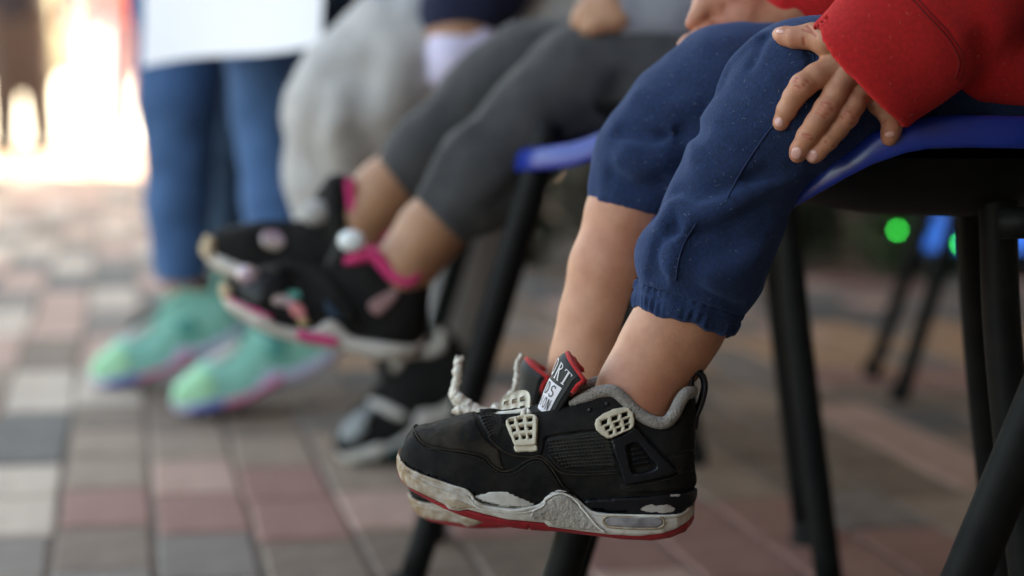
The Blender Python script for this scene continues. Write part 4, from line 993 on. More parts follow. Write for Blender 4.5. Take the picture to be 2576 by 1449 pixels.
# ------------------------------------------------------------------ chairs
M['seat_blue'] = mat('blue_plastic', (.006, .026, .23), .27, (.009, .034, .29), 12, .08, 160, .001, coat=.12, spec=.4)
M['seat_under'] = mat('seat_underside', (.020, .017, .015), .7, (.030, .025, .022), 20)
M['leg_black'] = mat('black_steel', (.0045, .0045, .005), .55, (.009, .0085, .008), 60, .15, 500, .0006, spec=.14)
M['rubber'] = mat('black_rubber', (.006, .006, .006), .8, spec=.3)
def chair_geo():
    out = []
    # seat shell: a dished sheet whose edge rolls over
    n, m = 60, 96; v = []; f = []; hx, hy = .205, .200
    def pt(r, th, dz=0):
        c, s = math.cos(th), math.sin(th); e = 2/2.35; fx = .80
        x = hx*math.copysign(abs(c)**e, c)*(fx if c < 0 else 1); y = hy*math.copysign(abs(s)**e, s); y *= 1-.30*max(0, -x/hx)
        xx, yy = x*r, y*r; q = xx/hx
        z = .022*(yy/hy)**2+.008*max(0, q)**2
        z -= .054*math.sin(min(max(0, .22-q)/.75, 1)*math.pi/2)**2               # waterfall front
        return xx, yy, z
    prof = [(i/22, 0, 0) for i in range(23)]
    rows = []
    for k in range(23): rows.append([Vector(pt(k/22*.955, 2*math.pi*j/m)) for j in range(m)])
    roll = [(.975, -.0010), (.990, -.0035), (1.0, -.0075), (1.006, -.013), (1.008, -.0185), (1.004, -.0215), (.996, -.0215), (.992, -.018), (.985, -.010), (.965, -.006)]
    for r_, dz in roll: rows.append([Vector(pt(min(r_, 1.0), 2*math.pi*j/m))*1.0+Vector((math.cos(2*math.pi*j/m)*(max(0, r_-1))*hx, math.sin(2*math.pi*j/m)*(max(0, r_-1))*hy, dz)) for j in range(m)])
    for k in range(20, 0, -1): rows.append([Vector(pt(k/21*.95, 2*math.pi*j/m))+Vector((0, 0, -.005)) for j in range(m)])
    for r in rows: v += r
    f = [(i*m+j, i*m+(j+1) % m, (i+1)*m+(j+1) % m, (i+1)*m+j) for i in range(len(rows)-1) for j in range(m)]
    f.append(tuple(range(m))[::-1]) if False else None
    f = [q for q in f if q]
    ztop = .459
    v = [p+Vector((0, 0, ztop)) for p in v]
    out.append(('seat', v, f, 'seat_blue'))
    # backrest shell
    v = []; f = []; nb = 24
    for s, off in ((0, 0), (1, .006)):
        for i in range(nb+1):
            for j in range(nb+1):
                t = i/nb; y = -1+2*j/nb; w = .205*(1-.12*t)*math.sqrt(max(0, 1-max(0, (t-.78)/.22)**2*.55*abs(y)))
                v.append(Vector((.225+.055*t+.03*y*y*-1*.6+off, y*w, .50+.30*t)))
    K = (nb+1)**2
    for s in (0, 1):
        for i in range(nb):
            for j in range(nb):
                a = s*K+i*(nb+1)+j; q = (a, a+1, a+nb+2, a+nb+1); f.append(q if s else q[::-1])
    for i in range(nb):
        for (a, b) in ((i, i+1), (nb*(nb+1)+i, nb*(nb+1)+i+1), (i*(nb+1), (i+1)*(nb+1)), (i*(nb+1)+nb, (i+1)*(nb+1)+nb)): f.append((a, b, b+K, a+K))
    out.append(('backrest', v, f, 'seat_blue'))
    # black pan under the seat: shallow elliptical dish
    v = []; f = []; mm_ = 64; pr = [(.150, .450), (.146, .441), (.122, .425), (.092, .413), (.055, .407), (.0, .406)]
    for r_, z in pr: v += [Vector((r_*math.cos(2*math.pi*j/mm_)*1.0+.048, r_*math.sin(2*math.pi*j/mm_)*.95, z)) for j in range(mm_)]
    f = [(i*mm_+j, (i+1)*mm_+j, (i+1)*mm_+(j+1) % mm_, i*mm_+(j+1) % mm_) for i in range(len(pr)-1) for j in range(mm_)]
    out.append(('seat_pan', v, f, 'leg_black'))
    for sy in (-1, 1):
        b = MB().tube(spline([(-.118, sy*.090, .430), (-.155, sy*.097, .31), (-.245, sy*.118, .012)], 8), .0125, 14, True, .8); out.append(('leg', b.v, b.f, 'leg_black', (-.247, sy*.1185, .0)))
        b = MB().tube(spline([(.085, sy*.090, .430), (.094, sy*.097, .30), (.132, sy*.118, .012)], 8), .0125, 14, True, .8); out.append(('leg', b.v, b.f, 'leg_black', (.133, sy*.1185, .0)))
        b = MB().tube(spline([(.08, sy*.15, .41), (.20, sy*.16, .42), (.252, sy*.165, .50), (.29, sy*.165, .70)], 8), .010, 10); out.append(('back_tube', b.v, b.f, 'leg_black'))
    return out
CG = chair_geo(); CM = {}
def make_chair(loc, yaw, label, group='blue plastic chairs in the rows', scale=1.0):
    t = empty('chair', loc); t.rotation_euler.z = yaw; t.scale = (scale,)*3; tag(t, label, 'chair', group)
    for k, g in enumerate(CG):
        if k not in CM:
            me = bpy.data.meshes.new(g[0]); me.from_pydata([tuple(p) for p in g[1]], [], g[2]); me.polygons.foreach_set('use_smooth', [True]*len(me.polygons)); me.materials.append(M[g[3]]); CM[k] = me
        o = bpy.data.objects.new(g[0], CM[k]); COL.objects.link(o); o.parent = t
        if g[0] == 'leg':
            if 'foot' not in CM:
                b = MB().tube([(0, 0, 0), (0, 0, .028)], [.0165, .0150], 12); me = bpy.data.meshes.new('rubber_foot'); me.from_pydata([tuple(p) for p in b.v], [], b.f); me.materials.append(M['rubber']); CM['foot'] = me
            q = bpy.data.objects.new('rubber_foot', CM['foot']); COL.objects.link(q); q.parent = o; q.location = g[4]
    return t
make_chair((.245, 1.40, 0), R(-8), 'blue plastic chair with black legs under the child in the red sweatshirt')
make_chair((.166, 1.95, 0), R(-3), 'blue plastic chair with black legs under the person in charcoal sweatpants', scale=1.055)
make_chair((.10, 2.62, 0), R(0), 'blue plastic chair mostly hidden under the person in light grey sweatpants')
make_chair((-.22, 3.45, 0), R(4), 'blue plastic chair mostly hidden under the person in dark jeans')
# second row behind

make_chair((.835, 3.10, 0), R(0), 'chair in the second row whose grey blurred leg slants below the nearest seat')
st_ = empty('tripod_stand', (.50, 1.13, 0)); tag(st_, 'black tripod stand whose slanting leg crosses the lower right corner', 'stand')
hub = Vector((.505, 1.135, .84)); MB().tube([hub-Vector((0, 0, .16)), hub+Vector((0, 0, .5))], .017, 16).build('pole', M['leg_black'], st_)
MB().tube([hub-Vector((0, 0, .03)), hub+Vector((0, 0, .03))], .026, 16).build('collar', M['rubber'], st_)
for ft in (Vector((.193, 1.128, .0)), Vector((.66, .90, 0)), Vector((.68, 1.02, 0))):
    MB().tube(spline([hub, hub.lerp(ft+Vector((0, 0, .03)), .5), ft+Vector((0, 0, .03))], 4), .0145, 14, True, .75).build('leg', M['leg_black'], st_)
    MB().tube([ft, ft+Vector((0, 0, .035))], [.021, .019], 12).build('rubber_foot', M['rubber'], st_)
# ------------------------------------------------------------------ the others along the row
M['charcoal'] = mat('charcoal_fleece', (.036, .036, .039), .95, (.052, .051, .054), 60, .4, 900, .001, sheen=.12)
M['marl'] = mat('light_grey_fleece', (.38, .365, .36), .95, (.47, .455, .45), 40, .4, 900, .001, sheen=.2)
M['marl_blue'] = mat('grey_jersey', (.22, .23, .26), .95, (.28, .29, .32), 40, .4, 900, .001)
M['navy2'] = mat('dark_navy_jersey', (.008, .012, .040), .95, (.012, .017, .052), 40, .4, 900, .001)
M['denim'] = mat('blue_denim', (.030, .085, .20), .9, (.05, .125, .27), 22, .4, 800, .001)
M['denim_dark'] = mat('dark_denim', (.018, .040, .075), .9, (.028, .058, .10), 20, .4, 800, .001)
M['skin2'] = skin('skin_tan', (.44, .225, .13), (.37, .18, .10)); M['skin3'] = skin('skin_brown', (.30, .145, .09), (.26, .12, .07))
M['pink'] = mat('hot_pink', (.62, .030, .16), .7); M['pink2'] = mat('pink_rubber', (.75, .03, .22), .5)
M['paper'] = mat('white_paper', (.84, .83, .88), .7)
M['mint'] = mat('mint_mesh', (.17, .50, .40), .8, (.32, .64, .53), 120, .5, 300, .002); M['lilac'] = mat('lilac_foam', (.46, .42, .58), .6, (.56, .52, .66), 30)
M['lime'] = mat('lime_mesh', (.28, .60, .34), .8, (.40, .70, .44), 120, .5, 300, .002); M['rose'] = mat('rose_rubber', (.72, .16, .30), .6); M['indigo'] = mat('indigo_rubber', (.10, .12, .38), .6)
M['silver'] = mat('iridescent_foil', (.50, .34, .48), .3, (.60, .56, .36), 25, metal=.3); M['rose_dull'] = mat('dull_rose', (.28, .15, .15), .6); M['lilac_paper'] = mat('lilac_paper', (.62, .58, .78), .8); M['grey_rubber'] = mat('grey_rubber', (.24, .25, .25), .7)
M['foil2'] = mat('rose_foil', (.75, .26, .22), .25, (.80, .35, .50), 60, metal=.3); M['teal2'] = mat('teal_foil', (.10, .40, .34), .3, metal=.2); M['gold'] = mat('gold_foil', (.62, .50, .26), .3, metal=.3)
M['steel'] = mat('bright_rivet', (.80, .84, .86), .2)
M['white_sole'] = mat('cream_foam', (.50, .45, .40), .6, (.60, .56, .53), 30); M['tan_toe'] = mat('tan_bumper', (.46, .33, .20), .7); M['teal'] = mat('teal_rubber', (.02, .20, .26), .6)
def body_net(name, lo, hi, h, fields, mat_, parent, k=.02, nz=.002, folds=(), cuts=(), seed=2):
    P_ = grid(lo, hi, h); F_ = None
    for c in fields:
        ys = 1.0
        if isinstance(c, dict): ys = c['ys']; c = c['c']
        g = chain(P_, c, k, ys); F_ = g if F_ is None else smin(F_, g, k*.6)
    F_ = F_-nz*noise3(P_, 22, seed)-nz*.5*noise3(P_, 50, seed+1)
    for pts, a, w in folds: fold(F_, P_, pts, a, w)
    for (p, n, cond) in cuts:
        D_ = (P_-np.array(p, np.float32))@np.array(n, np.float32); F_ = np.maximum(F_, np.where(cond(P_), D_, -1).astype(np.float32))
    return mknets(name, [nets(F_, P_, h)], mat_, parent)
def bounds(*chains, pad=.035):
    a = []; 
    for c in chains:
        for p, r in c: a.append(np.array(p)-r-pad); a.append(np.array(p)+r+pad)
    a = np.array(a); return tuple(a.min(0)), tuple(a.max(0))
def set_flush(o, val=0.0):
    at = o.data.attributes.new('flush', 'FLOAT', 'POINT'); at.data.foreach_set('value', np.full(len(o.data.vertices), val, np.float32))

# --- second child: charcoal sweatpants, black and pink sneakers
b2 = empty('person', W(1950, 200, 1.98)); tag(b2, 'person in charcoal sweatpants with black and pink sneakers lifted off the ground', 'person')
dN, dFar = 1.92, 2.06
nl_ = [(Wn(2250, 180, dN+.03), .075), (Wn(1850, 195, dN), .066), (Wn(1460, 205, dN), .052), (Wn(1360, 290, dN), .048), (Wn(1215, 450, dN), .046), (Wn(1110, 552, dN), .0345)]
fl__ = [(Wn(2150, 160, dFar), .07), (Wn(1700, 170, dFar), .062), (Wn(1330, 185, dFar), .050), (Wn(1230, 250, dFar), .046), (Wn(1090, 390, dFar), .042), (Wn(985, 470, dFar), .032)]
lo_, hi_ = bounds(nl_, fl__)
axn = (Vector(nl_[-1][0])-Vector(nl_[-2][0])).normalized(); axf = (Vector(fl__[-1][0])-Vector(fl__[-2][0])).normalized()
body_net('trousers', lo_, hi_, .0045, [nl_, fl__], M['charcoal'], b2, .02, .003,
    folds=[([Wn(1420, 330, dN-.05), Wn(1500, 300, dN-.055), Wn(1560, 220, dN-.055)], -.008, .012), ([Wn(1300, 110, dN-.04), Wn(1200, 260, dN-.04), Wn(1050, 490, dN-.02)], .006, .012), ([Wn(1250, 520, dN-.04), Wn(1330, 430, dN-.04), Wn(1420, 400, dN-.04)], -.005, .01), ([Wn(1060, 470, dN-.03), Wn(1120, 520, dN-.035), Wn(1200, 570, dN-.03)], -.003, .006)],
    cuts=[(Wn(1105, 556, dN), tuple(axn), lambda p: p[..., 1] < (dN+dFar)/2), (Wn(975, 478, dFar), tuple(axf), lambda p: p[..., 1] >= (dN+dFar)/2)])
ank1 = [(Wn(1180, 490, dN), .031), (Wn(1080, 585, dN), .0285), (Wn(1020, 670, dN), .026), (Wn(1000, 730, dN), .022)]; ank2 = [(Wn(1060, 400, dFar), .032), (Wn(965, 490, dFar), .031), (Wn(910, 560, dFar), .028), (Wn(890, 620, dFar), .025)]
hd2 = [(Wn(1640, 40, 1.90), .024), (Wn(1540, 30, 1.90), .025), (Wn(1490, 40, 1.90), .016), (Wn(1458, 55, 1.90), .009)]; hd3 = [(Wn(1560, 50, 1.885), .013), (Wn(1500, 68, 1.885), .0085), (Wn(1475, 74, 1.885), .007)]
hd4 = [(Wn(1560, 5, 1.90), .013), (Wn(1490, 8, 1.90), .009), (Wn(1462, 30, 1.90), .008)]
pt_ = []
for cc, kk in (([ank1], .02), ([ank2], .02), ([hd2, hd3, hd4], .006)):
    l_, h_ = bounds(*cc); P_ = grid(l_, h_, .003); F_ = None
    for c in cc: g = chain(P_, c, kk); F_ = g if F_ is None else smin(F_, g, .003)
    pt_.append(nets(F_, P_, .003))
o = mknets('body', pt_, M['skin2'], b2); set_flush(o)
slv2 = [(Wn(1580, 38, 1.905), .033), (Wn(1720, 20, 1.91), .040), (Wn(1900, -100, 1.93), .052), (Wn(2150, -420, 1.95), .065)]; tor2 = [(Wn(2150, 20, 1.96), .12), (Wn(2180, -700, 1.96), .13)]
lo_, hi_ = bounds(slv2, tor2); body_net('sweatshirt', lo_, hi_, .006, [slv2, tor2], M['marl_blue'], b2, .03, .003)

def simple_shoe(parent, Mx, sc, cols, extras=True, ysc=1.0, zsc=1.0):
    """a low sneaker built on the same last; cols: upper, sole, lining, tongue"""
    T = Mx @ Matrix.Diagonal((sc, sc*ysc, sc*zsc, 1))
    def add(name, vf, m, root=None): return mk(name, [T @ p for p in vf[0]], vf[1], m, root or parent)
    r = add('sneaker', (up_v, up_f), M[cols[0]])
    add('midsole', (ms_v, ms_f), M[cols[1]], r); add('outsole', (os_v, os_f), M[cols[2]], r)
    add('collar_lining', (join((cb.v, cb.f), (b_lin[0], b_lin[1]))), M[cols[3]], r)
    if extras:
        v, f, fm_ = tongue(); mk('tongue', [T @ p for p in v], f, [M[cols[0]], M[cols[3]]], r, True, fm_)
    if extras: cb2 = MB().tube(cl_all, [min(.0062, .003+.0005*min(i, len(cl_all)-1-i)) for i in range(len(cl_all))], 10); add('collar_padding', (cb2.v, cb2.f), M[cols[3]], r)
    return r, T
b_lin = ([q for r in inn for q in r], [(i*4+j, i*4+j+1, i*4+j+5, i*4+j+4) for i in range(len(inn)-1) for j in range(3)])
def shoe_at(u, v, d, pitch, yaw, roll=0):              # matrix that puts the middle of a sneaker at a point
    return Matrix.Translation(W(u, v, d)) @ Matrix.Rotation(R(yaw), 4, 'Z') @ Matrix.Rotation(R(pitch), 4, 'Y') @ Matrix.Rotation(R(roll), 4, 'X')
def blobs(parent, name, pts, m, r=.008, flat=.5):
    for p, rr in pts:
        bm = bmesh.new(); bmesh.ops.create_icosphere(bm, subdivisions=2, radius=1); v = [Vector((q.co.x*rr, q.co.y*rr*flat, q.co.z*rr*.8))+Vector(p) for q in bm.verts]; bm.verts.index_update()
        f = [tuple(x.index for x in q.verts) for q in bm.faces]; bm.free(); mk(name, v, f, m, parent)
s1, T1 = simple_shoe(b2, shoe_at(822, 752, dN, 5.5, 0, 0), 1.08, ('suede', 'white_sole', 'white_sole', 'pink')); s1['label'] = 'near black sneaker with pink collar and cream sole'
s2, T2 = simple_shoe(b2, shoe_at(768, 640, dFar+.01, 5, 0, 0), 1.12, ('suede', 'white_sole', 'tan_toe', 'pink')); s2['label'] = 'far black sneaker with tall pink lined tongue'
def onshoe(T, poly, thick, m, name, parent): v, f = panel(poly, thick, 12, 22); mk(name, [T @ p for p in v], f, M[m], parent)
onshoe(T1, [(900, 1110), (1000, 1118), (1250, 1140), (1260, 1210), (1100, 1200), (920, 1180)], .004, 'pink2', 'sole_inlay', s1)
onshoe(T1, [(170, 800), (300, 890), (500, 960), (640, 1010), (640, 1035), (480, 985), (290, 915), (175, 840)], .003, 'pink2', 'sole_stripe', s1)
onshoe(T1, [(620, 830), (700, 790), (790, 800), (830, 870), (760, 900), (650, 890)], .003, 'silver', 'foil_patch', s1)
onshoe(T1, [(800, 860), (880, 850), (950, 920), (960, 990), (880, 1000), (800, 940)], .004, 'foil2', 'foil_patch', s1)
onshoe(T1, [(760, 760), (860, 740), (900, 800), (820, 830)], .003, 'teal2', 'strap_patch', s1)
onshoe(T1, [(880, 1000), (960, 990), (1000, 1040), (920, 1075)], .003, 'gold', 'foil_patch', s1)
onshoe(T1, [(640, 520), (1000, 480), (1420, 900), (1380, 960), (1300, 960), (900, 620), (660, 600)], .006, 'suede', 'strap', s1)
onshoe(T1, [(330, 700), (700, 620), (760, 700), (560, 900), (380, 860)], .0035, 'plastic_black', 'toe_overlay', s1)
onshoe(T1, [(1120, 780), (1300, 760), (1380, 880), (1300, 960), (1160, 940)], .003, 'denim_dark', 'side_patch', s1)
onshoe(T1, [(1520, 800), (1700, 660), (1790, 640), (1760, 760), (1620, 900)], .003, 'rose_dull', 'heel_patch', s1)
onshoe(T1, [(140, 745), (165, 735), (230, 760), (250, 860), (200, 880), (160, 840)], .005, 'tan_toe', 'toe_bumper', s1)
onshoe(T2, [(140, 720), (175, 690), (240, 720), (250, 900), (200, 900), (160, 860)], .006, 'tan_toe', 'toe_bumper', s2)
onshoe(T2, [(700, 620), (850, 600), (930, 700), (850, 780), (720, 740)], .003, 'silver', 'foil_patch', s2)
blobs(s1, 'rivet', [(W(885, 606, dN-.035), .0135)], M['steel']); blobs(s2, 'rivet', [(W(795, 535, dFar-.02), .017)], M['marl'], flat=.6)
blobs(s1, 'gem', [(W(622, 692, dN-.03), .012)], M['silver'])
# tongue standing up on the far sneaker
MB().tube(spline([W(868, 610, dFar-.01), W(852, 540, dFar-.01), W(850, 440, dFar-.01)], 6), [.016]*6+[.015]*6+[.008], 12, True, 1.6, up=(1, 0, 0)).build('tongue_flap', M['suede'], s2)
MB().tube(spline([W(898, 610, dFar-.02), W(892, 540, dFar-.02), W(876, 450, dFar-.02)], 6), [.0075]*12+[.005], 12, True, 1.6, up=(1, 0, 0)).build('tongue_lining', M['pink'], s2)

# --- third: light grey sweatpants, navy sleeve
c3 = empty('person', W(1500, 150, 2.5)); tag(c3, 'person in light grey sweatpants and navy top with a white cuffed hand on the thigh', 'person')
dC = 2.45
cn_ = [(Wn(1750, 110, dC+.1), .10), (Wn(1400, 110, dC), .088), (Wn(1020, 175, dC-.05), .088), (Wn(905, 260, dC-.05), .082), (Wn(870, 420, dC), .070), (Wn(900, 560, dC+.02), .062), (Wn(960, 760, dC+.1), .05)]
cf_ = [(Wn(1600, 120, dC+.3), .10), (Wn(1250, 200, dC+.25), .085), (Wn(1200, 380, dC+.25), .075), (Wn(1170, 620, dC+.25), .065), (Wn(1150, 840, dC+.25), .055)]
lo_, hi_ = bounds(cn_, cf_)
body_net('trousers', lo_, hi_, .008, [cn_, cf_], M['marl'], c3, .03, .006, folds=[([Wn(860, 200, dC-.14), Wn(800, 300, dC-.12), Wn(790, 430, dC-.08)], -.006, .022), ([Wn(930, 180, dC-.14), Wn(900, 300, dC-.14), Wn(960, 460, dC-.08)], -.007, .022), ([Wn(860, 240, dC-.13), Wn(850, 330, dC-.12), Wn(880, 480, dC-.06)], .010, .016), ([Wn(1000, 150, dC-.14), Wn(980, 300, dC-.12), Wn(1040, 420, dC-.07)], .008, .02)])
sl3 = [(Wn(1165, 25, dC-.12), .052), (Wn(1210, -60, dC-.1), .056), (Wn(1400, -330, dC), .075)]; tr3 = [(Wn(1330, -60, dC+.05), .10), (Wn(1700, -60, dC+.15), .14), (Wn(1750, -700, dC+.15), .15)]
lo_, hi_ = bounds(sl3, tr3); body_net('sweatshirt', lo_, hi_, .009, [sl3, tr3], M['navy2'], c3, .03, .004)
h3 = [(Wn(1170, 40, dC-.12), .035), (Wn(1160, 100, dC-.125), .040), (Wn(1140, 150, dC-.12), .028)]
lo_, hi_ = bounds(h3); o = body_net('body', lo_, hi_, .004, [h3], M['skin2'], c3, .02, .001); set_flush(o)
pf = [(Wn(1195, 118, dC-.14), .028), (Wn(1150, 150, dC-.14), .032), (Wn(1115, 188, dC-.13), .020)]
lo_, hi_ = bounds(pf); w_ = body_net('paper_tissue', lo_, hi_, .004, [pf], M['lilac_paper'], None, .02, .004); tag(w_, 'crumpled white paper held in the hand below the navy sleeve', 'paper')
# its shoe: black with white and teal
s3, T3 = simple_shoe(c3, shoe_at(1010, 1010, 2.55, -38, 10), 1.15, ('suede', 'white_sole', 'teal', 'white_sole')); s3['label'] = 'black shoe with white stripe and teal sole tucked under'
onshoe(T3, [(300, 640), (560, 560), (900, 600), (640, 700), (600, 760), (380, 780)], .004, 'grey_rubber', 'side_patch', s3)
onshoe(T3, [(800, 560), (900, 560), (1060, 900), (960, 920)], .004, 'white_sole', 'side_stripe', s3)
s4, T4 = simple_shoe(c3, shoe_at(1060, 1120, 2.45, -20, 25), 1.0, ('teal', 'white_sole', 'teal', 'teal')) if False else (None, None)

# --- standing girl in blue jeans with mint running shoes, holding a white sheet
d4 = 3.0
g4 = empty('person', W(560, 1010, d4)); tag(g4, 'person standing in blue jeans and mint green running shoes', 'person')
l1 = [(Wn(480, -420, 3.2), .095), (Wn(462, 0, 3.18), .082), (Wn(448, 250, 3.16), .062), (Wn(447, 500, 3.17), .050), (Wn(455, 700, 3.17), .046)]
l2 = [(Wn(640, -420, 3.1), .095), (Wn(665, 0, 3.05), .080), (Wn(672, 250, 3.0), .056), (Wn(685, 500, 2.96), .043), (Wn(700, 790, 2.9), .040)]
hp = [(Wn(560, -520, 3.15), .12), (Wn(560, -400, 3.15), .11)]
lo_, hi_ = bounds(l1, l2, hp)
body_net('jeans', lo_, hi_, .009, [l1, l2, hp], M['denim'], g4, .02, .004, cuts=[(Wn(450, 712, 3.13), (0, 0, -1), lambda p: p[..., 0] < W(570, 700, 3.05).x)], folds=[([Wn(400, 560, 3.10), Wn(450, 580, 3.08), Wn(510, 560, 3.10)], .004, .012), ([Wn(400, 640, 3.10), Wn(450, 655, 3.08), Wn(510, 640, 3.10)], .005, .010)])
an = [(Wn(452, 660, 3.17), .034), (Wn(485, 750, 3.17), .031), (Wn(505, 800, 3.16), .028)]; lo_, hi_ = bounds(an); o = body_net('body', lo_, hi_, .005, [an], M['skin3'], g4, .02, 0); set_flush(o)
def runner(M_, lab):
    r, T = simple_shoe(g4, M_, 1.42, ('mint', 'lilac', 'lilac', 'mint'), False, .95, .86); r['label'] = lab
    onshoe(T, [(165, 800), (190, 690), (260, 600), (420, 560), (600, 540), (640, 700), (560, 960), (300, 880)], .002, 'lime', 'toe_cap', r)
    onshoe(T, [(620, 1060), (900, 1110), (1250, 1100), (1270, 1170), (900, 1180), (600, 1110)], .003, 'rose', 'sole_inlay', r)
    onshoe(T, [(300, 915), (560, 990), (620, 1060), (600, 1100), (420, 1060), (250, 960)], .003, 'indigo', 'toe_bumper', r)
    onshoe(T, [(700, 500), (900, 480), (1080, 470), (1050, 560), (900, 600), (740, 590)], .003, 'white_sole', 'lace_panel', r)
    onshoe(T, [(1250, 700), (1450, 660), (1500, 900), (1300, 930)], .002, 'teal2', 'side_panel', r)
    return r
def gshoe(u, v, yaw, sc=1.42):                         # on the ground, toe at a point of the ground
    g = G(u, v); zb = min(p.z for p in os_v)*sc; xt = min(p.x for p in os_v)*sc
    Rm = Matrix.Rotation(R(yaw), 4, 'Z') @ Matrix.Rotation(R(-27), 4, 'Y'); zmin = min((Rm @ (p*sc)).z for p in os_v)
    return Matrix.Translation((g.x, g.y, -zmin+.004)) @ Matrix.Rotation(R(yaw), 4, 'Z') @ Matrix.Translation((-xt, 0, 0)) @ Matrix.Rotation(R(-27), 4, 'Y')
runner(gshoe(205, 985, 17), 'mint running shoe farther from the camera'); runner(gshoe(408, 1052, 16), 'mint running shoe nearer the camera, rose stripe on the sole')
# the sheet she holds
sv = []; sf = []; a0, a1, a2, a3 = W(358, 168, 2.9), W(808, 110, 2.72), W(826, -300, 2.75), W(372, -300, 2.93)
for s, off in ((0, 0), (1, .0012)):
    for i in range(21):
        for j in range(13):
            p = a0.lerp(a1, i/20).lerp(a3.lerp(a2, i/20), j/12); p.y += .012*math.sin(i/20*math.pi*1.6)*(1-j/14)+off; p.z += .004*math.sin(i/20*6); sv.append(p)
K = 21*13
for s in (0, 1):
    for i in range(20):
        for j in range(12): a = s*K+i*13+j; q = (a, a+13, a+14, a+1); sf.append(q if s else q[::-1])
sh_ = mk('paper_sheet', sv, sf, M['paper']); tag(sh_, 'large white sheet of paper held in front of the blue jeans', 'paper')

# --- fifth: dark jeans, seated beyond the grey one
p5 = empty('person', W(900, 100, 3.4)); tag(p5, 'person seated in dark jeans behind the light grey sweatpants', 'person')
j1 = [(Wn(1300, 60, 3.3), .11), (Wn(950, 65, 3.3), .10), (Wn(800, 110, 3.3), .085), (Wn(760, 400, 3.4), .06), (Wn(760, 700, 3.4), .05)]
j2 = [(Wn(1000, 40, 3.5), .09), (Wn(640, 60, 3.5), .09), (Wn(570, 120, 3.5), .075), (Wn(572, 400, 3.5), .058), (Wn(580, 620, 3.5), .05)]
lo_, hi_ = bounds(j1, j2); body_net('jeans', lo_, hi_, .010, [j1, j2], M['denim_dark'], p5, .03, .005)
t5 = [(Wn(1150, -50, 3.4), .13), (Wn(1200, -600, 3.4), .15)]; lo_, hi_ = bounds(t5); body_net('sweatshirt', lo_, hi_, .012, [t5], M['navy2'], p5, .03, .004)
for (u, v, d, yw) in ((590, 690, 3.5, 15),):
    s5, T5_ = simple_shoe(p5, Matrix.Translation((W(570, 600, 3.5).x-.05, 3.5, .055)) @ Matrix.Rotation(R(yw), 4, 'Z') @ Matrix.Rotation(R(-6), 4, 'Y'), 1.4, ('suede', 'suede', 'suede', 'suede')); s5['label'] = 'dark shoe resting on the paving'

# --- far figures in the sun
M['dark_cloth'] = mat('dark_cloth', (.012, .012, .02), .9); M['brown_cloth'] = mat('brown_cloth', (.050, .036, .032), .9); M['orange_cloth'] = mat('orange_cloth', (.75, .14, .06), .9); M['mauve_cloth'] = mat('mauve_cloth', (.45, .30, .36), .9); M['grey_cloth'] = mat('grey_cloth', (.18, .16, .15), .9)
def stander(u, d, w, top, low, label, skinm='skin3', h=1.6, stance=.11, legr=.075):
    x = W(u, 300, d).x; y = d; t = empty('person', (x, y, 0)); tag(t, label, 'person')
    la_ = [((x-stance, y, .06), legr*.75), ((x-stance*.9, y, .45), legr), ((x-stance*.7, y, .85), legr*1.25)]; lb_ = [((x+stance, y+.1, .06), legr*.75), ((x+stance*.9, y+.06, .45), legr), ((x+stance*.7, y, .85), legr*1.25)]
    lo_, hi_ = bounds(la_, lb_); body_net('trousers', lo_, hi_, .018, [la_, lb_], low, t, .03, .006)
    tc_ = [((x, y, .88), .13*w), ((x, y, 1.25), .16*w), ((x, y, 1.38), .12*w)]; ar = [((x-.19*w, y, 1.36), .06), ((x-.25*w, y-.03, 1.08), .05), ((x-.22*w, y-.12, .86), .042)]; ar2 = [((x+.19*w, y, 1.36), .06), ((x+.25*w, y-.03, 1.08), .05), ((x+.22*w, y-.12, .86), .042)]
    lo_, hi_ = bounds(tc_, ar, ar2); body_net('top', lo_, hi_, .02, [tc_, ar, ar2], top, t, .03, .006)
    hh = [((x, y, 1.42), .05), ((x, y, 1.50), .06), ((x, y-.01, 1.60), .095), ((x, y, 1.66), .09)]; hA_ = [((x-.22*w, y-.12, .86), .03), ((x-.215*w, y-.14, .74), .034)]; hB_ = [((x+.22*w, y-.12, .86), .03), ((x+.215*w, y-.14, .74), .034)]
    pts_ = []
    for c in (hh, hA_, hB_): l_, h_ = bounds(c); P_ = grid(l_, h_, .015); pts_.append(nets(chain(P_, c, .02), P_, .015))
    o = mknets('body', pts_, M[skinm], t); set_flush(o)
    for sx in (-1, 1): MB().box((x+sx*stance, y-.05, .035), (.10, .26, .07), None, .03).build('shoe', M['dark_cloth'], t)
    return t
stander(58, 11.5, 1.25, M['dark_cloth'], M['brown_cloth'], 'standing figure in dark top and brown trousers, leftmost in the sun', legr=.095, stance=.10)
stander(-22, 13.5, 1.1, M['grey_cloth'], M['dark_cloth'], 'standing figure in black trousers cut by the left edge')
stander(352, 12.5, 1.0, M['orange_cloth'], M['mauve_cloth'], 'standing figure in orange top beside the white sheet')
stander(250, 19, 1.0, M['mauve_cloth'], M['paper'], 'pale distant figure in the sunlight between the other two')
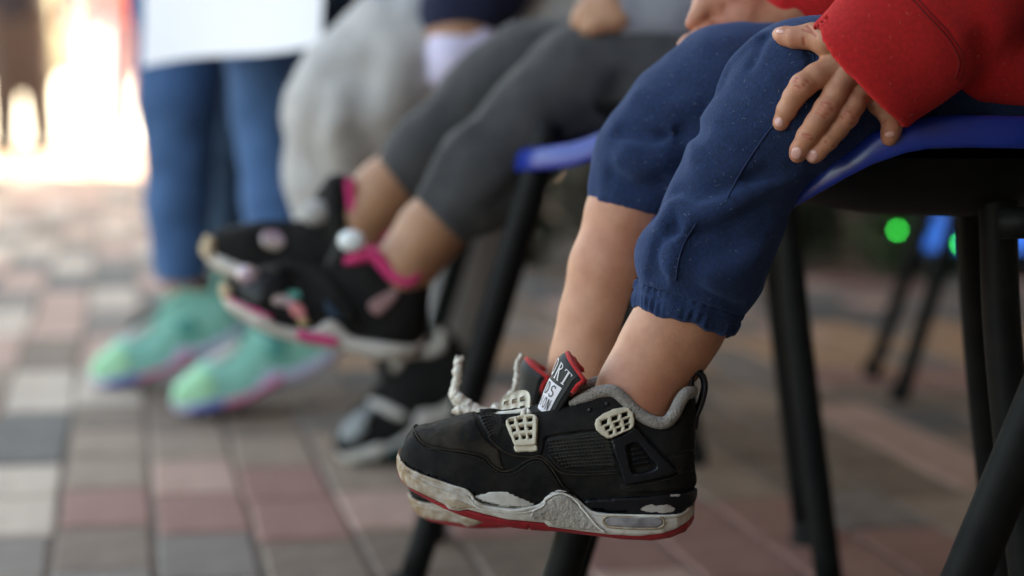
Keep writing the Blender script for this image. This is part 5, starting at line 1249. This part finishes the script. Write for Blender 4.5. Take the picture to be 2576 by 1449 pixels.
# ------------------------------------------------------------------ plants, barrier and lights beyond the second row
M['pot'] = mat('grey_planter', (.12, .11, .10), .8, (.17, .155, .14), 15); M['soil'] = mat('soil', (.03, .02, .015), .95)
LF = [mat('leaf_dark', (.022, .040, .022), .6, (.035, .06, .03), 30), mat('leaf_mid', (.05, .085, .035), .6, (.08, .12, .05), 30), mat('leaf_dry', (.14, .12, .085), .7, (.20, .17, .12), 30)]
M['stem'] = mat('stem', (.08, .06, .045), .8)
def plant(x, y, h, w, mi, label, seed, n=520):
    rs = random.Random(seed); t = empty('low_shrub', (x, y, 0)); tag(t, label, 'plant', 'low shrubs beyond the chairs')
    st = MB(); cl = []
    for k in range(11):
        a = rs.uniform(0, 6.28); r_ = rs.random(); tp = Vector((x+math.cos(a)*w*.6*r_, y+math.sin(a)*w*.6*r_, h*rs.uniform(.35, 1))); st.tube(spline([(x+rs.uniform(-.04, .04), y, .0), ((x+tp.x)/2+rs.uniform(-.03, .03), (y+tp.y)/2, tp.z/2), tp], 4), [.007]*8+[.003], 6); cl.append(tp)
    st.build('stem', M['stem'], t)['kind'] = 'stuff'
    lv = MB()
    for k in range(n):
        c = rs.choice(cl); p = Vector((x, y, .03)).lerp(c, rs.uniform(.15, 1.05))+Vector((rs.gauss(0, .05), rs.gauss(0, .05), rs.gauss(0, .04))); p.z = max(p.z, .01); L_ = rs.uniform(.03, .065); a = rs.uniform(0, 6.28); e = rs.uniform(-.4, .9)
        d_ = Vector((math.cos(a)*math.cos(e), math.sin(a)*math.cos(e), math.sin(e))); s_ = d_.cross(Vector((0, 0, 1))).normalized()*L_*.32; up_ = s_.cross(d_).normalized()*L_*.08
        lv.add([p, p+d_*L_*.5+s_+up_, p+d_*L_, p+d_*L_*.5-s_+up_, p+d_*L_*.5], [(0, 1, 4), (1, 2, 4), (2, 3, 4), (3, 0, 4)])
    o = lv.build('foliage', LF[mi], t, False); o['kind'] = 'stuff'
    return t
labs = ['dark green low shrub just right of the blue trouser leg', 'dry brown shrub left of the green lamps', 'yellow green shrub directly below the first green lamp', 'dark green shrub right of the yellow green one', 'pale dry shrub farther back against the fence', 'green shrub between the two rear chair legs', 'dry shrub seen between the bare shin and the chair leg', 'dark shrub left of the far blue trouser leg']
for k, (x, y, h, w, mi) in enumerate([(.68, 4.9, .30, .16, 0), (.82, 5.2, .42, .14, 2), (.93, 4.75, .27, .15, 1), (1.12, 4.9, .22, .18, 0), (.72, 5.6, .5, .20, 2), (1.32, 4.8, .30, .18, 1), (.22, 5.3, .4, .22, 2), (.04, 5.0, .34, .2, 0)]):
    plant(x, y, h, w, mi, labs[k], 50+k)
M['fence'] = mat('weathered_boards', (.13, .10, .08), .9, (.22, .17, .135), 6, .3, 60, .004)
fn = empty('board_fence', (1.4, 6.1, 0)); tag(fn, 'brown vertical board fence behind the potted shrubs', 'fence')
rs = random.Random(5)
for k in range(34):
    x = -.55+k*.15; MB().box((x, 6.1+rs.uniform(-.006, .006), .75+rs.uniform(-.01, .01)), (.138, .022, 1.44), None, .004).build('board', M['fence'], fn, False)
for z in (.3, 1.2): MB().box((2.0, 6.135, z), (5.3, .04, .08), None, .004).build('rail', M['fence'], fn, False)
# stage lights: blue panel with green lamps
M['blue_glow'] = mat('blue_lit_panel', (.02, .13, .70), .5, emit=.16); M['green_glow'] = mat('green_lamp', (.0, .62, .09), .4, emit=2.4)
lb = empty('light_bar', W(2400, 590, 4.7)); tag(lb, 'blue lit light bar with green lamps near the ground, seen under the nearest seat', 'light')
c = W(2410, 590, 4.72); MB().box(c+Vector((.07, .03, .005)), (.32, .05, .085), None, .01).build('panel', M['blue_glow'], lb, False)
MB().box(c+Vector((.06, .03, -.065)), (.34, .07, .02), None, .004).build('base', M['leg_black'], lb, False)
for (u, v) in ((2258, 580), (2418, 614), (2502, 556)):
    b = MB(); bm = bmesh.new(); bmesh.ops.create_uvsphere(bm, u_segments=12, v_segments=8, radius=.006); bm.verts.index_update(); b.add([q.co+W(u, v, 4.68) for q in bm.verts], [tuple(x.index for x in q.verts) for q in bm.faces]); bm.free(); b.build('lamp', M['green_glow'], lb)
